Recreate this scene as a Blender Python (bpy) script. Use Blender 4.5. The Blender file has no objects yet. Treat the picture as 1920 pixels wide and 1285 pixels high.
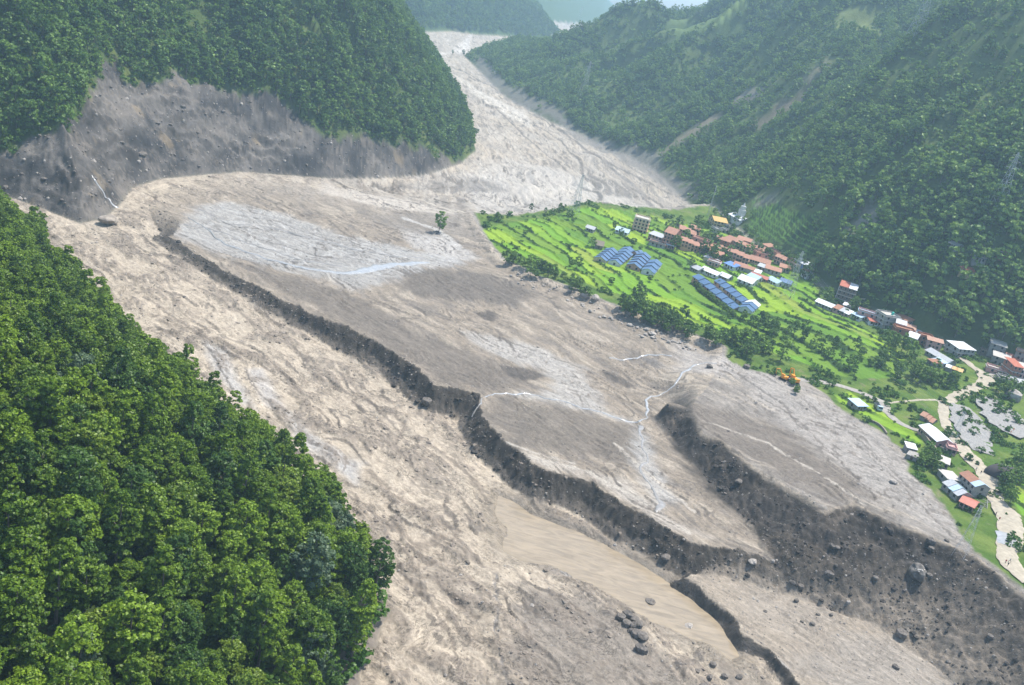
import bpy, bmesh, math, random, time
import numpy as np
T0 = time.time()
random.seed(7)
RNG = np.random.default_rng(11)
sc = bpy.context.scene
COL = sc.collection
R_ = math.radians

# ------------------------------------------------------------------ camera, sky, sun, exposure
HC = 175.0                       # camera height over the river bed (m)
FPX = 1867.0                     # focal length in photo pixels (35 mm lens)
PITCH, ROLL = R_(19.8), R_(14.0)
cam = bpy.data.cameras.new("camera"); cam.lens = 35.0; cam.sensor_width = 36.0
cam.clip_start = 1.0; cam.clip_end = 30000.0
camo = bpy.data.objects.new("camera", cam); COL.objects.link(camo)
from mathutils import Matrix, Vector
_v = Vector((0, math.sin(PITCH), math.cos(PITCH))); _f = Vector((0, math.cos(PITCH), -math.sin(PITCH)))
_r = math.cos(ROLL) * Vector((1, 0, 0)) + math.sin(ROLL) * _v
_u = -math.sin(ROLL) * Vector((1, 0, 0)) + math.cos(ROLL) * _v
camo.matrix_world = Matrix(((_r.x, _u.x, -_f.x, 0), (_r.y, _u.y, -_f.y, 0), (_r.z, _u.z, -_f.z, HC), (0, 0, 0, 1)))
sc.camera = camo

SUN_DIR = Vector((0.30, 0.25, 0.92)).normalized()      # towards the sun
world = bpy.data.worlds.new("World"); sc.world = world; world.use_nodes = True
wn = world.node_tree; bg = wn.nodes["Background"]
sky = wn.nodes.new("ShaderNodeTexSky"); sky.sky_type = 'NISHITA'; sky.sun_disc = False
sky.sun_elevation = math.asin(SUN_DIR.z); sky.sun_rotation = math.atan2(SUN_DIR.x, SUN_DIR.y)
sky.air_density = 1.0; sky.dust_density = 3.5; sky.ozone_density = 1.0; sky.altitude = 900
wn.links.new(sky.outputs[0], bg.inputs[0]); bg.inputs[1].default_value = 0.12
sun = bpy.data.lights.new("sun", 'SUN'); sun.energy = 3.4; sun.angle = R_(1.2); sun.color = (1.0, 0.95, 0.87)
suno = bpy.data.objects.new("sun", sun); COL.objects.link(suno)
suno.rotation_euler = SUN_DIR.to_track_quat('Z', 'Y').to_euler()
sc.view_settings.view_transform = 'Standard'; sc.view_settings.look = 'None'
sc.view_settings.exposure = 1.15; sc.view_settings.gamma = 1.0
sc.view_settings.use_curve_mapping = False
sc.cycles.use_denoising = True
sc.cycles.max_bounces = 6; sc.cycles.diffuse_bounces = 3; sc.cycles.volume_bounces = 1
sc.cycles.transparent_max_bounces = 8
try: sc.cycles.denoising_prefilter = 'ACCURATE'
except Exception: pass

# ------------------------------------------------------------------ numpy helpers
def ray(px, py):
    a = px - 960.0; b = 642.5 - py
    u = a * math.cos(ROLL) - b * math.sin(ROLL); v = a * math.sin(ROLL) + b * math.cos(ROLL)
    y = FPX * math.cos(PITCH) + v * math.sin(PITCH); z = -FPX * math.sin(PITCH) + v * math.cos(PITCH)
    d = np.array([u, y, z]); return d / np.linalg.norm(d)
G0, Y0 = 0.03, 300.0
def BASE(Y): return G0 * (np.minimum(Y, 2600.0) - Y0) + 0.012 * np.maximum(Y - 2600.0, 0)
def at(px, py, r=0.0):
    """plan point of a photo pixel on the valley floor plane raised by r metres"""
    d = ray(px, py); den = d[2] - G0 * d[1]
    t = (r - G0 * Y0 - HC) / den
    return (t * d[0], t * d[1])
def plan(pts): return [at(*p) for p in pts]
def sstep(a, b, x):
    t = np.clip((x - a) / (b - a), 0, 1); return t * t * (3 - 2 * t)
def lerp(a, b, t): return a + (b - a) * t
def _hash(ix, iy, seed):
    h = (ix.astype(np.uint32) * np.uint32(374761393)) ^ (iy.astype(np.uint32) * np.uint32(668265263)) ^ np.uint32((seed * 2246822519) & 0xffffffff)
    h = (h ^ (h >> np.uint32(13))) * np.uint32(1274126177)
    return (h ^ (h >> np.uint32(16)))
_GR = np.array([[math.cos(a), math.sin(a)] for a in np.arange(16) * math.pi / 8], dtype=np.float32)
def perlin(x, y, seed=0):
    x = np.asarray(x, dtype=np.float32); y = np.asarray(y, dtype=np.float32)
    fx = np.floor(x); fy = np.floor(y); ix = fx.astype(np.int32); iy = fy.astype(np.int32)
    dx = x - fx; dy = y - fy
    u = dx * dx * dx * (dx * (dx * 6 - 15) + 10); v = dy * dy * dy * (dy * (dy * 6 - 15) + 10)
    def g(ox, oy):
        h = _hash(ix + ox, iy + oy, seed) & np.uint32(15); gr = _GR[h]
        return gr[..., 0] * (dx - ox) + gr[..., 1] * (dy - oy)
    a = g(0, 0); b = g(1, 0); c = g(0, 1); d = g(1, 1)
    return 1.5 * (a + u * (b - a) + v * (c - a) + u * v * (a - b - c + d))
def fbm(x, y, o=4, seed=0, gain=0.5):
    s = 0; a = 1.0; f = 1.0; n = 0
    for i in range(o):
        s = s + a * perlin(x * f + 17.3 * i, y * f - 9.1 * i, seed + i); n += a; a *= gain; f *= 2.03
    return s / n * 1.3
def ridged(x, y, o=3, seed=0):
    s = 0; a = 1.0; f = 1.0; n = 0
    for i in range(o):
        s = s + a * (1 - 2 * np.abs(perlin(x * f, y * f, seed + i))); n += a; a *= 0.5; f *= 2.1
    return s / n
def line_dist(X, Y, pts):
    """distance to a polyline, arc length of the nearest point, side (+ = left of travel)"""
    best = np.full(X.shape, 1e12, dtype=np.float32); arc = np.zeros(X.shape, dtype=np.float32); side = np.zeros(X.shape, dtype=np.float32); L = 0.0
    for (x0, y0), (x1, y1) in zip(pts[:-1], pts[1:]):
        ex, ey = x1 - x0, y1 - y0; l2 = ex * ex + ey * ey
        wx = X - x0; wy = Y - y0
        t = np.clip((wx * ex + wy * ey) / l2, 0, 1)
        qx = wx - t * ex; qy = wy - t * ey; d = qx * qx + qy * qy
        m = d < best
        best = np.where(m, d, best); arc = np.where(m, L + t * math.sqrt(l2), arc); side = np.where(m, ex * wy - ey * wx, side)
        L += math.sqrt(l2)
    return np.sqrt(best), arc, np.sign(side)
def inside(X, Y, pts):
    c = np.zeros(X.shape, dtype=bool); n = len(pts)
    for i in range(n):
        x0, y0 = pts[i]; x1, y1 = pts[(i + 1) % n]
        if y0 == y1: continue
        m = ((y0 > Y) != (y1 > Y)) & (X < (x1 - x0) * (Y - y0) / (y1 - y0) + x0)
        c ^= m
    return c
def sdf(X, Y, pts):
    """signed distance to a closed polygon, positive inside"""
    d, _, _ = line_dist(X, Y, list(pts) + [pts[0]])
    return np.where(inside(X, Y, pts), d, -d)
def sdf_local(X, Y, pts, pad):
    """sdf evaluated only round the polygon (elsewhere -pad)"""
    xs = [p[0] for p in pts]; ys = [p[1] for p in pts]
    m = (X > min(xs) - pad) & (X < max(xs) + pad) & (Y > min(ys) - pad) & (Y < max(ys) + pad)
    out = np.full(X.shape, -float(pad), dtype=np.float32)
    if m.any(): out[m] = np.maximum(sdf(X[m], Y[m], pts), -pad)
    return out

# ------------------------------------------------------------------ plan of the valley (photo pixel, height over river plane)
near_base = plan([(-330, 330), (-150, 378), (0, 440), (70, 462), (200, 612), (300, 705), (450, 838), (600, 958), (700, 1075), (728, 1150), (700, 1235), (640, 1330), (560, 1480)]) + [(-30, 60), (-30, -400), (-1500, -400), (-1500, 560)]
spur_front = plan([(-420, 290), (-150, 325), (0, 362), (80, 392), (150, 418), (195, 410), (226, 380), (245, 352), (300, 335), (450, 323), (600, 333), (700, 336), (800, 328), (862, 308), (892, 283)])
spur_back = plan([(884, 250), (872, 215), (855, 180), (835, 150), (815, 120), (795, 95)]) + [(-420, 1900), (-900, 2300), (-2600, 2300), (-2600, 300)]
right_base = plan([(868, 104), (900, 135), (950, 184), (1030, 228), (1100, 258)]) + plan([(1230, 312, 8), (1312, 380, 12), (1330, 402, 14), (1385, 440, 20), (1440, 478, 24), (1540, 530, 27), (1600, 565, 28), (1660, 598, 28), (1740, 640, 28), (1800, 656, 28), (1920, 700, 28), (2150, 800, 28)])
right_back = [(1500, 250), (3000, 250), (3000, 3400), (900, 2800), (350, 2350), (0, 2050), (-130, 1840)]
scarp_top = plan([(318, 448, 1.5), (345, 462, 2.5), (430, 505, 5), (540, 562, 7), (650, 617, 8), (720, 648, 9), (788, 690, 9), (812, 722, 9), (898, 742, 9), (918, 800, 9.5), (1000, 868, 10), (1110, 903, 10), (1210, 963, 10.5), (1300, 1015, 10.5), (1398, 1028, 10.5)])
mid_poly = scarp_top + plan([(1450, 1050, 10), (1560, 1050, 12), (1800, 1000, 12), (2300, 900, 15)]) + [(900, 700), (500, 1000)] + plan([(1250, 300), (1120, 300), (1010, 330), (900, 385), (780, 390), (640, 372), (500, 362), (400, 378), (345, 420)])
bank_top = plan([(1246, 776, 12), (1290, 778, 15), (1317, 822, 17), (1352, 830, 18), (1413, 875, 20), (1513, 934, 21), (1545, 958, 21), (1602, 943, 22), (1690, 993, 22), (1747, 1008, 23), (1824, 1047, 23), (1920, 1125, 23), (2060, 1260, 23)])
bank_foot = plan([(1228, 775, 11), (1265, 832, 11), (1310, 880, 11), (1345, 925, 11), (1400, 975, 11), (1432, 1040, 9), (1470, 1090, 6), (1540, 1135, 5), (1640, 1172, 4), (1690, 1205, 4), (1790, 1290, 3), (1900, 1400, 2)])
bank_poly = bank_foot + bank_top[::-1]
edge = plan([(880, 405, 8), (900, 437, 10), (938, 490, 11), (1000, 522, 12), (1090, 556, 13), (1160, 588, 14), (1240, 616, 15), (1350, 664, 16)])
up_poly = edge + plan([(1345, 700, 15), (1320, 745, 15)]) + bank_top[1:] + [(700, 150), (900, 700), (500, 1000)] + plan([(1330, 402, 13), (1250, 410, 12), (1100, 392, 9), (1040, 402, 9), (960, 412, 9)])
low_terr = plan([(1270, 1082, 3), (1300, 1098, 3), (1342, 1132, 3), (1374, 1160, 3), (1392, 1192, 3), (1440, 1222, 3), (1482, 1268, 3), (1520, 1340, 3), (1560, 1420, 3)]) + [(300, 200), (300, 330)] + plan([(1500, 1060, 6), (1400, 1040, 6)])
river_poly = plan([(935, 925), (960, 935), (1000, 962), (1100, 1000), (1200, 1052), (1285, 1108), (1345, 1155), (1376, 1200), (1392, 1228), (1372, 1236), (1335, 1206), (1296, 1196), (1222, 1162), (1120, 1100), (1050, 1068), (985, 1052), (945, 1030), (925, 985)])
bar_poly = plan([(905, 1068), (985, 1060), (1055, 1078), (1120, 1118), (1210, 1180), (1290, 1250), (1330, 1310), (1400, 1420), (960, 1440), (930, 1285), (900, 1160)])
rnear, rfar = 40.0, 5600.0

def macro(X, Y):
    """ground height and zone fields at plan points"""
    o = {}
    n1 = fbm(X / 60, Y / 60, 3, 1); n2 = fbm(X / 14, Y / 14, 3, 5); n3 = fbm(X / 4.5, Y / 4.5, 2, 9)
    r_up = np.clip(14 + 0.06 * X, 8, 32) + 0.6 * n1
    r_mid = lerp(2.2, 9.6, sstep(-195, -30, X)) * (1 - 0.65 * sstep(540, 760, Y)) + 0.35 * n1
    de0, _, _ = line_dist(X, Y, edge)
    r_mid = lerp(r_mid, r_up - 2.2, sstep(75, 4, de0))
    # low channel
    low = 0.5 * n1
    sb = sdf_local(X, Y, bar_poly, 40) + 1.5 * n2; low = low + 1.9 * sstep(-3, 5, sb)
    sr = sdf_local(X, Y, river_poly, 60); o['river'] = sr
    sl = sdf_local(X, Y, low_terr, 60) + 1.6 * n2 + 0.8 * n3; low = low + 3.2 * sstep(-2.0, 0.6, sl)
    hx0, hy0 = at(905, 985); low = low - 2.2 * sstep(-2.5, 3, sr + 0.6 * n2) * sstep(3, 15, np.hypot(X - hx0, Y - hy0) + 1.5 * n2); o['lowt'] = sl
    # middle terrace behind the long scarp
    ds, arc, _ = line_dist(X, Y, scarp_top)
    sm = sdf(X, Y, mid_poly)
    soft = sstep(0, 45, ds - np.abs(sm))
    wob = (2.6 * fbm(X / 17, Y / 17, 3, 21) + 0.8 * perlin(X / 3.1, Y / 3.1, 23)) * (1 - soft)
    wid = lerp(8.0, 34.0, soft)
    smw = sm + wob
    tt = np.clip((smw + wid) / wid, 0, 1)
    m1 = np.where(soft < 0.5, np.where(tt < 0.45, 0.30 * (tt / 0.45) ** 1.2, 0.30 + 0.70 * np.clip((tt - 0.45) / 0.55, 0, 1) ** 0.8), sstep(0, 1, tt))
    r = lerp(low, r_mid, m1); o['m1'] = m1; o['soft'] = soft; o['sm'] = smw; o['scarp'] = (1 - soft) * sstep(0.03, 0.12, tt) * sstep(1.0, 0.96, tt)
    # upper terrace and the dark slumped bank
    su = sdf(X, Y, up_poly)
    de, _, _ = line_dist(X, Y, edge)
    sharp = sstep(40, 8, de - np.abs(su))
    dT, aT, _ = line_dist(X, Y, bank_top); dF, aF, _ = line_dist(X, Y, bank_foot)
    m2 = sstep(-1, 0.05, (su + 0.9 * n2) / lerp(lerp(42.0, 6.5, sharp), 3.0, sstep(48, 8, dF)))
    inb = inside(X, Y, bank_poly)
    tb = np.clip(dF / (dF + dT + 1e-3) + 0.10 * n2 * (dF > 2), 0, 1)
    tb = np.where(tb < 0.5, 0.42 * (tb / 0.5) ** 0.9, 0.42 + 0.58 * ((tb - 0.5) / 0.5) ** 0.85)
    m2 = np.where(inb, tb, m2)
    r = lerp(r, r_up, m2); o['m2'] = m2; o['bank'] = inb * sstep(0, 3, np.minimum(dF, dT)); o['su'] = su; o['inb'] = inb
    o['flow'] = sstep(4, 12, sm * -1)
    z = BASE(Y) + r
    # near hill
    d1 = sdf(X, Y, near_base) + 2.2 * n2
    h1 = np.where(d1 > 0, 0.62 * np.minimum(d1, 12) + 0.50 * np.maximum(d1 - 12, 0), 0)
    h1 = h1 + np.maximum(d1, 0) * 0.10 * fbm(X / 50, Y / 50, 3, 31)
    o['d1'] = d1
    # spur with the bare scar
    sp = spur_front + spur_back
    d2 = sdf(X, Y, sp); _, a2, _ = line_dist(X, Y, spur_front)
    gul = fbm(a2 / 16, d2 / 90, 3, 41) * np.clip(d2, 0, 60) * 0.10 + fbm(a2 / 45, d2 / 300, 2, 44) * np.clip(d2, 0, 120) * 0.14
    h2 = np.where(d2 > 0, 0.92 * np.minimum(d2, 60) + 0.86 * np.maximum(d2 - 60, 0), 0) + gul * (d2 > 0)
    o['d2'] = d2; o['a2'] = a2
    # right hill
    rp = right_base + right_back
    d3 = sdf(X, Y, rp); _, a3, _ = line_dist(X, Y, right_base)
    k3 = lerp(0.82, 1.75, sstep(-20, 270, X - 0.12 * (Y - 700)))
    h3 = np.where(d3 > 0, k3 * (100 * (1 - np.exp(-np.maximum(d3, 0) / 150)) + 0.19 * np.maximum(d3, 0)), 0)
    gl = fbm(a3 / 70, d3 / 500, 3, 51) * np.clip(d3, 0, 200) * 0.26 + fbm(X / 120, Y / 120, 3, 53) * np.clip(d3, 0, 150) * 0.2
    h3 = h3 + gl * (d3 > 0)
    o['d3'] = d3; o['a3'] = a3
    # far hills
    f1 = plan([(884, 66), (850, 60), (800, 62)]) + [(-420, 1960), (-2600, 2100), (-2600, 5000), (-200, 3400), (-60, 2350)]
    d4 = sdf(X, Y, f1); h4 = np.where(d4 > 0, 0.75 * d4, 0) * (1 + 0.15 * fbm(X / 200, Y / 200, 3, 61))
    f2 = [(-120, 2900), (-30, 3300), (90, 3800), (150, 4300), (200, 9000), (-4000, 9000), (-3000, 3600), (-800, 3300)]
    d5 = sdf(X, Y, f2); h5 = np.where(d5 > 0, 0.55 * d5, 0) * (1 + 0.2 * fbm(X / 400, Y / 400, 3, 63))
    o['d4'] = d4; o['d5'] = d5
    hill = np.maximum.reduce([h1, h2, h3, h4, h5])
    z = z + hill
    o['hill'] = hill; o['r_up'] = r_up
    return z, o

# ------------------------------------------------------------------ polar ground sheet
azs = np.radians(np.concatenate([np.linspace(-80, -34, 40, endpoint=False), np.linspace(-34, 34, 980), np.linspace(34, 80, 41)[1:]]))
rs = [rnear]
while rs[-1] < rfar:
    t = rs[-1]
    if t < 165: dr = 5.0
    else:
        dr = max(0.62, t * t * 1.1 / 175000)
        dr = min(dr, 0.0052 * t)
        if 430 < t < 720: dr = min(dr, 1.25)
        if t > 2300: dr = 0.02 * t
    rs.append(t + dr)
rs = np.array(rs); NA, NR = len(azs), len(rs)
AZ, RR = np.meshgrid(azs, rs)            # rows = rings
GX = (RR * np.sin(AZ)).astype(np.float32); GY = (RR * np.cos(AZ)).astype(np.float32)
print("grid", NA, NR, NA * NR)
GZ, O = macro(GX, GY)
print("macro", round(time.time() - T0, 1))
def lut(field, x, y):
    """bilinear value of a grid field at plan points"""
    x = np.atleast_1d(np.asarray(x, float)); y = np.atleast_1d(np.asarray(y, float))
    a = np.interp(np.arctan2(x, y), azs, np.arange(NA)); q = np.interp(np.hypot(x, y), rs, np.arange(NR))
    i = np.clip(q.astype(int), 0, NR - 2); j = np.clip(a.astype(int), 0, NA - 2); fi = q - i; fj = a - j
    return (field[i, j] * (1 - fi) * (1 - fj) + field[i + 1, j] * fi * (1 - fj) + field[i, j + 1] * (1 - fi) * fj + field[i + 1, j + 1] * fi * fj)
def hit(px, py):
    """world point where a photo pixel's ray meets the ground"""
    d = ray(px, py); h = math.hypot(d[0], d[1])
    tt = rs[(rs > 150)] / h
    z = lut(GZ, d[0] * tt, d[1] * tt); below = (HC + d[2] * tt) < z
    if not below.any(): k = len(tt) - 1
    else: k = int(np.argmax(below))
    a, b = tt[max(k - 1, 0)], tt[k]
    for _ in range(12):
        m = 0.5 * (a + b)
        if HC + d[2] * m < lut(GZ, d[0] * m, d[1] * m)[0]: b = m
        else: a = m
    return Vector((d[0] * b, d[1] * b, float(lut(GZ, d[0] * b, d[1] * b)[0])))
def hits(pts): return [tuple(hit(*p)[:2]) for p in pts]
# ------------------------------------------------------------------ relief of the surfaces
d1, d2, d3, d4, d5 = O['d1'], O['d2'], O['d3'], O['d4'], O['d5']
floor_m = sstep(2, -4, np.maximum.reduce([d1, d2, d3, d4, d5]))
bank, scarp, m1, m2, su = O['bank'], O['scarp'], O['m1'], O['m2'], O['su']
ca, sa = 0.77, -0.63
wx = GX + 6 * fbm(GX / 30, GY / 30, 2, 71); wy = GY + 6 * fbm(GX / 30, GY / 30, 2, 73)
S1, T1 = wx * ca + wy * sa, -wx * sa + wy * ca                     # along / across the lower reach
S2, T2 = wx * 0.22 + wy * -0.975, wx * 0.975 + wy * 0.22           # along / across the upper reach
up_w = sstep(560, 760, GY)
def flow(la, lc, seed, o=3, fn=fbm): return lerp(fn(S1 / la, T1 / lc, o, seed), fn(S2 / (la * 4), T2 / (lc * 1.15), o, seed + 7), up_w)
streak = flow(26, 5.0, 81); streak2 = flow(9, 1.8, 85, 2); rid = flow(11, 4.0, 87, 3, ridged)
lump = fbm(GX / 2.4, GY / 2.4, 3, 91); blot = fbm(GX / 34, GY / 34, 4, 93)
lowz = (1 - m1) * (1 - m2) * (O['lowt'] < 0)
churn = sstep(0.05, 0.5, flow(36, 13, 95) + 0.25 * rid) * lowz * (GY < 720)
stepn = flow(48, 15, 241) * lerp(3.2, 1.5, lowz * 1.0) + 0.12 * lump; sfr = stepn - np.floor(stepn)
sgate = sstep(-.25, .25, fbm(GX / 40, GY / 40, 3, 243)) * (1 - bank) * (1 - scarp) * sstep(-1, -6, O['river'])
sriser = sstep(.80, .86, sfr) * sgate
# swell ridges of the mud flow: short curved wave fronts across the flow
wave = flow(4.2, 8.5, 97, 3, ridged)
rel = 0.16 * streak + 0.10 * streak2 + 0.08 * lump
rel += lowz * (0.55 * np.maximum(wave, -0.2) + 0.25 * lump) * (0.5 + churn)
rel += churn * (0.45 + 0.5 * rid)
rel += (1 - lowz) * (0.30 * np.maximum(rid, 0) * sstep(-0.1, 0.4, blot) + 0.22 * streak)
rel += up_w * (0.9 * streak + 0.5 * rid)
rel += (0.75 + .8 * up_w) * (np.floor(stepn) + sstep(.80, 1.0, sfr) - stepn) * sgate
rel *= sstep(1.5, -3, O['river'])
hx = GX + 3.5 * fbm(GX / 12, GY / 12, 2, 201); hy = GY + 3.5 * fbm(GX / 12, GY / 12, 2, 203)
hum = 1.5 * fbm(hx / 15, hy / 15, 4, 101, .6) + 0.9 * np.abs(perlin(hx / 6.3, hy / 6.3, 103)) + 0.55 * np.abs(perlin(GX / 2.1, GY / 2.1, 105)) + 0.5 * fbm(GX / 3, GY / 3, 3, 107)
rel = rel * (1 - bank) + bank * (hum - 0.7) * 1.9
sgul = ridged(GX / 3.4 + .5 * lump, GY / 3.4, 3, 107)
crk = ridged((wx + 2.5 * lump) / 8, wy / 8, 3, 211); gate = sstep(-.15, .3, fbm(GX / 26, GY / 26, 3, 213))
rel -= 0.30 * sstep(.5, .85, crk) * gate
rel += scarp * (0.5 * sgul + 0.7 * lump)
GZ = GZ + rel * floor_m
# bare scar on the spur and hill roughness
a2 = O['a2']
GZ = GZ + sstep(0, 6, d2) * (1.4 * ridged(a2 / 14 + 0.05 * d2, d2 / 16, 3, 111) + 2.6 * fbm(GX / 9, GY / 9, 5, 113, .65))
GZ = GZ + sstep(0, 6, d1) * 0.6 * fbm(GX / 6, GY / 6, 3, 115) + sstep(0, 8, d3) * 1.2 * fbm(GX / 9, GY / 9, 3, 117)
# terraced rice fields
field_px = [(890, 434), (930, 420), (985, 412), (1045, 402), (1100, 388), (1180, 394), (1262, 414), (1330, 430), (1400, 452), (1470, 482), (1520, 505), (1545, 560), (1590, 590), (1650, 628), (1705, 668), (1690, 705), (1640, 712), (1570, 704), (1480, 672), (1400, 645), (1300, 606), (1200, 568), (1100, 530), (1000, 496), (940, 474)]
field = [at(px, py, 14 + 0.06 * (at(px, py, 20)[0])) for px, py in field_px]
sF = np.minimum(sdf_local(GX, GY, field, 60), su - 1.0) + 2.0 * fbm(GX / 15, GY / 15, 2, 121)
lowfield = [at(*p) for p in [(1560, 735, 24), (1600, 728, 24), (1660, 770, 25), (1735, 815, 26), (1735, 838, 26), (1690, 820, 25), (1640, 790, 24), (1580, 765, 23)]]
sF2 = sdf_local(GX, GY, lowfield, 40) + 1.0 * fbm(GX / 9, GY / 9, 2, 123)
rightfield = [at(*p) for p in [(1872, 905, 26), (1940, 880, 27), (2100, 960, 28), (2100, 1100, 28), (1960, 1010, 27), (1905, 965, 26)]]
sF3 = sdf_local(GX, GY, rightfield, 40)
stepfield = [at(*p) for p in [(1398, 405, 26), (1440, 408, 34), (1500, 445, 38), (1540, 470, 38), (1530, 492, 34), (1460, 470, 28), (1400, 440, 24)]]
sF4 = sdf_local(GX, GY, stepfield, 40)
fld = np.maximum.reduce([sF, sF2, sF3])
warp = 15.0 * fbm(GX / 85, GY / 85, 2, 127) + 1.6 * fbm(GX / 16, GY / 16, 2, 129)
Q = (0.82 * GX + 0.56 * GY + warp)
Q = Q + 7.0 * np.sin(Q / 19.0); wide = 11.0
q = Q / wide; qi = np.floor(q); qf = q - qi
rlo = lerp(.80, .66, sstep(50, 130, GX)); riser = sstep(rlo, rlo + .1, qf)
slope_q = 0.066 * wide * 1.25
zt = GZ - 0.066 * 1.0 * wide * (qf - 0.5) * 1.0
zt = zt + slope_q * (sstep(0.82, 0.99, qf) - 0.5) * 1.0
CU = (-0.56 * GX + 0.82 * GY)
along = CU / 44 + 3.7 * np.sin(qi * 12.9898) + 0.35 * perlin(GX / 20, GY / 20, 131)
cj = np.floor(along); cf = along - cj
bund = np.maximum(riser * sstep(1.0, 0.97, qf), sstep(0.03, 0.012, np.minimum(cf, 1 - cf)))
infld = sstep(0, 3, fld)
GZ = np.where(infld > 0, lerp(GZ, zt + 0.25 * bund, infld), GZ)
padd = (fld > 1.5) & (bund < 0.35)
q4 = (GZ / 3.2 + 0.4 * fbm(GX / 25, GY / 25, 2, 133)); f4 = q4 - np.floor(q4)
GZ = np.where(sF4 > 0, GZ + 3.2 * (sstep(0.55, 0.95, f4) - f4) * sstep(0, 4, sF4) * 0.9, GZ)
print("relief", round(time.time() - T0, 1))

# ------------------------------------------------------------------ ground colours (mud, soil, grass; ripple shade painted into the mud)
def C(*c): return np.array(c, dtype=np.float32)
col = np.empty(GX.shape + (3,), dtype=np.float32); col[:] = C(.385, .322, .245)
rgh = np.full(GX.shape, 0.9, dtype=np.float32)
def mix(m, c):
    global col
    m = np.clip(m, 0, 1)[..., None]; col = col * (1 - m) + (c if np.ndim(c) == 3 else np.asarray(c, dtype=np.float32)) * m
def patch(px, c, soft=3.0, op=1.0, amp=3.0, seed=0, rough=None, sc_=9.0, los=False):
    s = sdf_local(GX, GY, hits(px), 45)
    m0 = s > -40
    n = np.zeros(GX.shape, dtype=np.float32); n[m0] = amp * (fbm(S1[m0] / (sc_ * 2.2), T1[m0] / sc_ * 1.3, 3, 200 + seed))
    m = sstep(-soft, soft, s + n) * op * (s > -44)
    m = m * floor_m if los is False else m
    mix(m, C(*c))
    if rough is not None: rgh[:] = rgh * (1 - m) + rough * m
    return m
mid = m1 * (1 - m2)
mix(mid, C(.25, .208, .16))
mix(m2 * (su > 0), C(.25, .222, .19))
mix(up_w * 0.85, C(.30, .268, .23))
# long tan and grey tongues of mud
mix(sstep(0.05, 0.5, streak + 0.35 * blot) * 0.7, C(.36, .308, .242))
mix(sstep(-0.05, -0.5, streak - 0.3 * blot) * 0.7 * (1 - lowz), C(.17, .148, .125))
mix(lowz * sstep(-0.6, 0.7, blot) * 0.6, C(.445, .375, .287))
patch([(372, 386), (430, 378), (520, 398), (640, 438), (760, 466), (850, 482), (872, 496), (800, 502), (740, 528), (660, 545), (600, 520), (520, 505), (430, 480), (340, 452), (330, 440), (352, 405)], (.30, .285, .262), 5, .85, 6, 1, .6)
patch([(440, 492), (560, 522), (640, 546), (720, 585), (830, 640), (905, 668), (1000, 705), (930, 738), (820, 720), (795, 688), (650, 612), (480, 520)], (.155, .132, .108), 4, .9, 6, 2)
patch([(750, 508), (850, 503), (930, 515), (1010, 550), (960, 575), (880, 562), (800, 560), (750, 545)], (.13, .112, .093), 5, .9, 7, 3)
patch([(930, 682), (960, 688), (1000, 694), (1030, 706), (1000, 713), (955, 706)], (.085, .073, .062), 1.5, .9, 2, 4)
patch([(898, 588), (915, 583), (936, 594), (928, 602), (908, 600)], (.085, .073, .062), 1.5, .9, 2, 5)
patch([(1126, 694), (1150, 698), (1195, 724), (1180, 731), (1145, 713)], (.085, .073, .062), 1.5, .9, 2, 6)
patch([(1200, 670), (1225, 672), (1248, 690), (1230, 692)], (.16, .145, .13), 1.5, .9, 2, 7)
patch([(860, 618), (1000, 648), (1090, 690), (1115, 730), (1135, 772), (1195, 797), (1060, 764), (960, 742), (1040, 732), (1010, 695), (900, 655)], (.36, .34, .31), 4, .75, 5, 8)
patch([(906, 757), (960, 748), (1060, 764), (1190, 803), (1235, 838), (1170, 872), (1060, 852), (965, 842), (922, 795)], (.15, .128, .104), 5, .85, 6, 9)
patch([(960, 860), (1060, 870), (1160, 900), (1240, 960), (1330, 1010), (1250, 985), (1110, 895), (1010, 870)], (.40, .36, .31), 4, .7, 5, 10)
patch([(1190, 800), (1220, 820), (1230, 880), (1270, 935), (1230, 950), (1200, 900), (1185, 840)], (.36, .345, .32), 4, .7, 4, 11, .45)
patch([(1240, 772), (1340, 762), (1470, 800), (1560, 860), (1640, 930), (1560, 940), (1440, 880), (1340, 830)], (.155, .13, .105), 6, .85, 6, 12)
patch([(1380, 684), (1480, 714), (1560, 762), (1640, 802), (1690, 862), (1760, 932), (1812, 1005), (1740, 990), (1650, 930), (1560, 862), (1470, 800), (1410, 745)], (.31, .282, .25), 6, .85, 7, 13)
patch([(1270, 640), (1360, 668), (1400, 690), (1340, 700), (1260, 700)], (.36, .33, .30), 6, .7, 6, 14)
patch([(380, 640), (425, 652), (440, 700), (480, 770), (450, 752), (400, 690)], (.37, .345, .315), 2.5, .9, 1.5, 15, .5)
patch([(462, 692), (495, 690), (520, 740), (545, 780), (500, 760)], (.38, .35, .32), 2.5, .85, 1.5, 16, .5)
patch([(530, 770), (560, 780), (610, 830), (680, 870), (665, 905), (600, 860), (550, 820)], (.36, .34, .315), 3, .9, 2, 17, .5)
patch([(840, 132), (900, 170), (985, 212), (1000, 240), (950, 215), (880, 172)], (.50, .46, .40), 4, .85, 4, 18)
patch([(860, 330), (960, 300), (1080, 330), (1180, 365), (1230, 400), (1060, 400), (900, 400)], (.42, .39, .35), 10, .7, 8, 19)
patch([(1090, 325), (1170, 345), (1210, 375), (1130, 365)], (.16, .143, .125), 5, .85, 4, 20)
patch([(700, 350), (900, 335), (960, 360), (840, 362)], (.17, .153, .135), 5, .7, 5, 21)
patch([(610, 345), (760, 375), (860, 400), (820, 402), (700, 385), (600, 362)], (.45, .40, .34), 4, .85, 4, 22)
patch([(750, 425), (830, 440), (900, 485), (850, 492), (770, 462)], (.40, .38, .355), 5, .75, 5, 23)
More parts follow.
